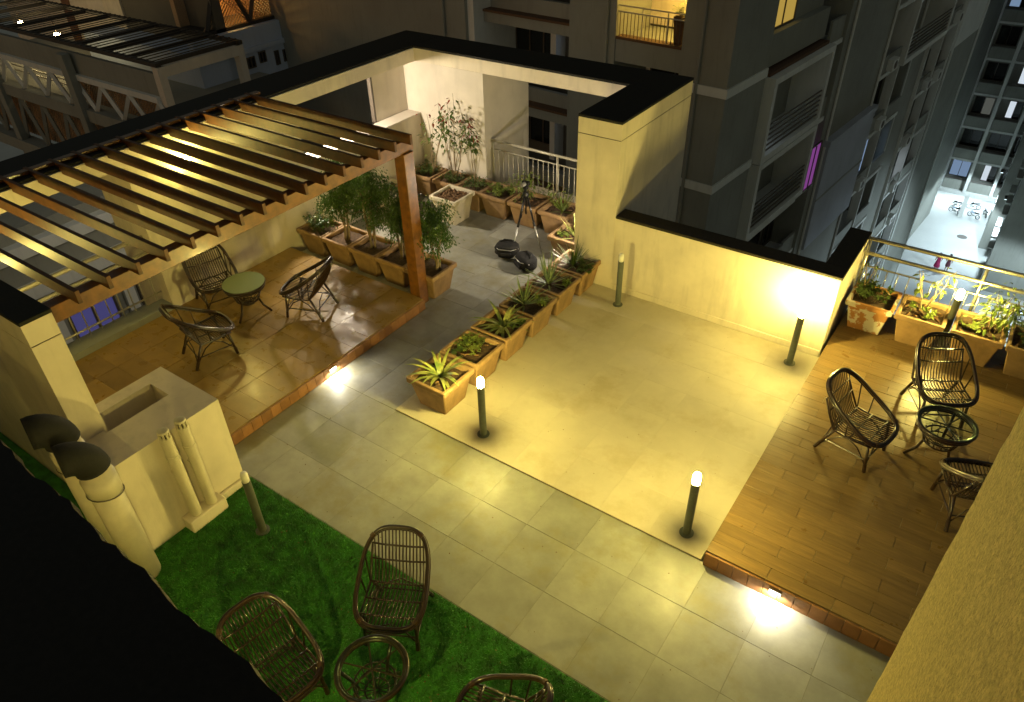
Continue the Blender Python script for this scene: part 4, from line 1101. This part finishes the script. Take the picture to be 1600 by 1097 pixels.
# ---- motorbikes
def motorbike(loc, rz, label, body, src=None):
    t = thing("motorbike", label, "motorbike", loc, rz, "motorbikes parked in the courtyard"); t.scale = (.72, .72, .72)
    for yy in (-.62, .62):
        wv = [(0, yy+.28*math.cos(2*PI*k/18), .30+.28*math.sin(2*PI*k/18)) for k in range(18)]
        wh = MB().tube(wv, .05, 6, closed=True).build("wheel", 'blackmetal', t, world=False, smooth=True)
        MB().tube([(-.04, yy, .30), (.04, yy, .30)], .08, 10).build("hub", 'silver', wh, world=False)
    MB().tube([(0, .62, .30), (0, .40, .80), (0, .32, 1.02)], [.04, .05, .04], 8).build("fork", 'silver', t, world=False, smooth=True)
    MB().tube([(0, .42, .62), (0, .18, .78), (0, -.05, .70)], [.10, .15, .09], 10).build("fuel_tank", body, t, world=False, smooth=True)
    MB().tube([(0, -.02, .74), (0, -.35, .76), (0, -.72, .82)], [.10, .12, .08], 10).build("seat", 'black', t, world=False, smooth=True)
    MB().tube([(0, .30, .34), (0, -.10, .36)], [.13, .15], 10).build("engine", 'silver', t, world=False, smooth=True)
    MB().tube([(-.34, .22, 1.05), (-.12, .34, 1.02), (.12, .34, 1.02), (.34, .22, 1.05)], .02, 6).build("handlebar", 'blackmetal', t, world=False)
    MB().tube([(0, .44, .90), (0, .52, .90)], .09, 12).build("headlight", 'silver', t, world=False)
    MB().tube([(.12, .05, .30), (.14, -.75, .34)], .04, 8).build("exhaust", 'silver', t, world=False, smooth=True)
for i, (x, y, rz) in enumerate(((-2.3, 80.9, 70), (-2.4, 82.4, 80), (-.9, 82.9, 100), (-.6, 80.7, 60), (.3, 81.7, 20))):
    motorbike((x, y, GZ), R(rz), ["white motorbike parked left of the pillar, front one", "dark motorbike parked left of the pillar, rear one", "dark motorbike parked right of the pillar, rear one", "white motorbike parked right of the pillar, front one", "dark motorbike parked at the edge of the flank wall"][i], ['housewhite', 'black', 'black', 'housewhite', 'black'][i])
for i, (x, y, rz) in enumerate(((4.3, 63.5, 10), (5.0, 63.3, -5), (5.6, 62.8, 8), (5.4, 60.3, 0), (6.1, 60.6, 12), (4.7, 58.9, -8))):
    motorbike((x, y, GZ), R(rz+90), "motorbike in the cluster seen between planters and railing, %s" % ["farthest left", "second from left, back row", "third, back row", "second row, left", "second row, right", "front row"][i], ['housewhite', 'black', 'housewhite', 'black', 'housewhite', 'black'][i])

# ---- neighbouring terrace canopy with trusses and pierced screens
NB = thing("terrace_canopy", "neighbouring terrace with dark slatted canopy over zigzag trusses", "canopy", (-31, 16, GZ))
N_ = Local(NB, GZ)
def nb(name, mat, x0, x1, y0, y1, z0, z1, parent=None): return N_.box(name, mat, x0+31, x1+31, y0-16, y1-16, z0, z1, parent)
def ntube(name, mat, pts, r, n=6): return N_.tube(name, mat, [(a+31, b_-16, c) for a, b_, c in pts], r, n)
nb("roof_beam", 'roofdark', -42, -25.45, 14.45, 14.65, -1.05, -.92); nb("roof_beam", 'roofdark', -42, -25.45, 18.0, 18.2, -1.05, -.92)
for i in range(10): nb("rafter", 'roofdark', -41.5+i*1.75, -41.36+i*1.75, 14.651, 17.999, -1.06, -.93)
slm = MB().box(-.04, .04, 0, 3.75, 0, .018).mesh("slat", 'roofdark')
for i in range(44): inst("slat", slm, NB, (-41.8+i*.372+31, 14.45-16, -.915-GZ))
nb("frame", 'white', -25.75, -25.40, 14.50, 18.15, -1.42, -1.06); nb("frame_post", 'white', -25.75, -25.42, 14.45, 14.75, -7, -1.06); nb("frame_post", 'white', -25.75, -25.42, 17.9, 18.18, -7, -1.06)
nb("girder", 'conc', -42, -25.76, 14.46, 14.62, -2.10, -1.30); nb("girder_flange", 'conc_l', -42, -25.76, 14.30, 14.62, -2.32, -2.10)
nb("girder", 'conc', -44, -25.76, 14.2, 14.62, -3.95, -3.45); nb("girder", 'conc', -46, -25.76, 14.0, 14.62, -6.60, -6.05)
for i in range(9):
    for row_, (z0, z1) in enumerate(((-3.45, -2.32), (-6.05, -3.95))):
        x0 = -42+i*1.9
        ntube("truss_web", 'conc_l' if row_ == 0 else 'conc', [(x0, 14.4, z0), (x0+.95, 14.4, z1)], .10, 4); ntube("truss_web", 'conc_l' if row_ == 0 else 'conc', [(x0+.95, 14.4, z1), (x0+1.9, 14.4, z0)], .10, 4)
for x in (-38.5, -31.6): nb("column", 'conc', x, x+.45, 14.05, 14.35, -8, -1.3)
for k in range(5): ntube("rail", 'steel', [(-42, 15.4, -3.3+k*.22), (-33.0, 15.4, -3.3+k*.22)], .035, 6)
nb("floor", 'conc', -46, -25.8, 15.0, 22, -4.0, -3.7); nb("house_wall", 'white', -50, -39.0, 20.6, 21.0, -7, 3.5); nb("house_door", 'timber', -43.4, -42.6, 20.55, 20.599, -3.7, -.4); nb("house_wall", 'conc_d', -37.39, -30.3, 20.5, 20.99, -7, 3.5)
nb("house_wall", 'cream', -39.0, -37.4, 20.4, 21.0, -7, 3.5)
def lattice(parent, L_, x0, x1, z0, z1, y, mat, step=.17, r=.028):
    m = MB(); W = x1-x0; H_ = z1-z0; c = -H_
    while c < W:
        for s in (0, 1):
            a0 = max(c, 0); a1 = min(c+H_, W)
            if a1-a0 < .05: continue
            b0 = a0-c; b1 = a1-c
            if s: p, q = (x0+a0, y, z0+b0), (x0+a1, y, z0+b1)
            else: p, q = (x0+a0, y+.01, z1-b0), (x0+a1, y+.01, z1-b1)
            m.tube([p, q], r, 4, cap=False)
        c += step
    return m
lm = lattice(None, None, -42, -25.8, -6.0, -3.95, 14.75, 'jaali').build("pierced_screen", 'jaali', NB); lm["kind"] = "stuff"
lm = lattice(None, None, -33, -25.8, -3.4, -2.3, 14.85, 'jaali').build("pierced_screen", 'jaali', NB); lm["kind"] = "stuff"
for (x, y, z, s, lb) in ((-36.9, 16.8, -1.75, 160, "bright lamp glimpsed through the slats of the neighbouring canopy"), (-41.0, 17.2, -1.8, 160, "warm lamp at the left border under the neighbouring canopy"), (-30.5, 18.6, -5.0, 60, "warm lamp behind the neighbouring pierced screen")):
    t = thing("ceiling_lamp", lb, "lamp", (x, y, z), group="neighbouring terrace lamps")
    MB().lathe([(.10, -.10), (.13, -.04), (.11, .0)], n=14).build("globe", emit("neighbour_glow", (1, .74, .34), s), t, world=False)
    MB().tube([(0,0,0), (0,0,.70)], .02, 6).build("stem", 'rail_d', t, world=False)
# ---- small white house, street light tinted into its colour; lit screen beyond
HS = thing("house", "white house tinted with cold street light, with small dark windows seen over the long wall", "house", (-33, 23, GZ))
Hh = Local(HS, GZ)
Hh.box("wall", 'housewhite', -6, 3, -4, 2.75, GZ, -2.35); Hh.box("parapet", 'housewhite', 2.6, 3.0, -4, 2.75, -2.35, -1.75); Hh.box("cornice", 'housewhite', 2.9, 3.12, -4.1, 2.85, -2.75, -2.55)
for y0, y1, z0, z1 in ((-1.55, -1.1, -3.45, -2.95), (-.85, -.45, -3.35, -2.85), (.05, .3, -3.65, -3.0), (.55, 1.35, -3.6, -3.05), (1.6, 2.3, -3.55, -3.05), (-.1, .15, -4.2, -3.95)):
    Hh.window_x(3.0, y0, y1, z0, z1, 'pane', 2)
SCN = thing("screen_wall", "warm backlit pierced screen high beyond the blue-tinted white house", "screen", (-34, 25, GZ))
Sn = Local(SCN, GZ)
Sn.box("beam", 'roofdark', 3.3, 3.7, -5, 6.5, -2.05, -1.60); Sn.box("back_wall", 'jaali', 1.5, 1.8, -5, 6.5, -1.59, 4); Sn.box("floor", 'roofdark', 1.8, 3.299, -5, 6.5, -1.9, -1.6)
ml = MB()
for c in range(-30, 70):
    for s in (0, 1):
        y0 = -5+c*.17; a, b_ = (y0, y0+2.4) if s else (y0+2.4, y0)
        za, zb = -1.6, .8
        pts = [(3.45+.02*s, a, za-GZ), (3.45+.02*s, b_, zb-GZ)]
        if min(a, b_) < -5 or max(a, b_) > 6.5: continue
        ml.tube(pts, .03, 4, cap=False)
o = ml.build("pierced_screen", 'jaali', SCN, world=False); o["kind"] = "stuff"
for y0 in (-4.9, -2.6, -.3, 2.0, 4.3):
    Sn.tube("truss_web", 'roofdark', [(3.6, y0, -1.6), (3.6, y0+1.15, 1.0)], .12, 4); Sn.tube("truss_web", 'roofdark', [(3.6, y0+1.15, 1.0), (3.6, y0+2.3, -1.6)], .12, 4)
for i, y in enumerate((21.5, 25.5, 29.0)):
    t = thing("screen_lamp", "warm lamp behind the high backlit screen, %s" % ["left", "middle", "right"][i], "lamp", (-31.5, y, .4), group="lamps behind the high screen")
    MB().lathe([(.06, -.12), (.09, -.03), (.05, .02)], n=10).build("globe", emit("screen_glow", (1, .50, .12), 1400), t, world=False)
    MB().tube([(0,0,0), (0,0,.3)], .015, 5).build("stem", 'rail_d', t, world=False)
# glazed doorway seen through the railing under the pergola
GW = thing("apartment_block", "grey apartment wall with a violet lit window behind the pergola railing", "building", (-16, 4, GZ))
Gw = Local(GW, GZ)
Gw.box("wall", 'conc', -4, 0, -12, 8, GZ, -.6)
for zz in (-1.15, -2.05): Gw.box('ledge', 'conc_l', 0, .25, -12, 8, zz, zz+.28)
for yy in (-3.6, .9, 2.6): Gw.box('drain_strip', 'conc_l', 0.001, .12, yy, yy+.25, -12, -2.06)
for k in range(3):
    z = -4.7-3.1*k
    for i, y0 in enumerate((-3.2, -1.2, .1, 1.28, 2.95)):
        Gw.window_x(.0, y0, y0+(1.1 if i == 3 else .95), z+.3, z+2.3, ['pane_v', 'pane_v'] if (k == 0 and i == 3) else 'pane', 2)
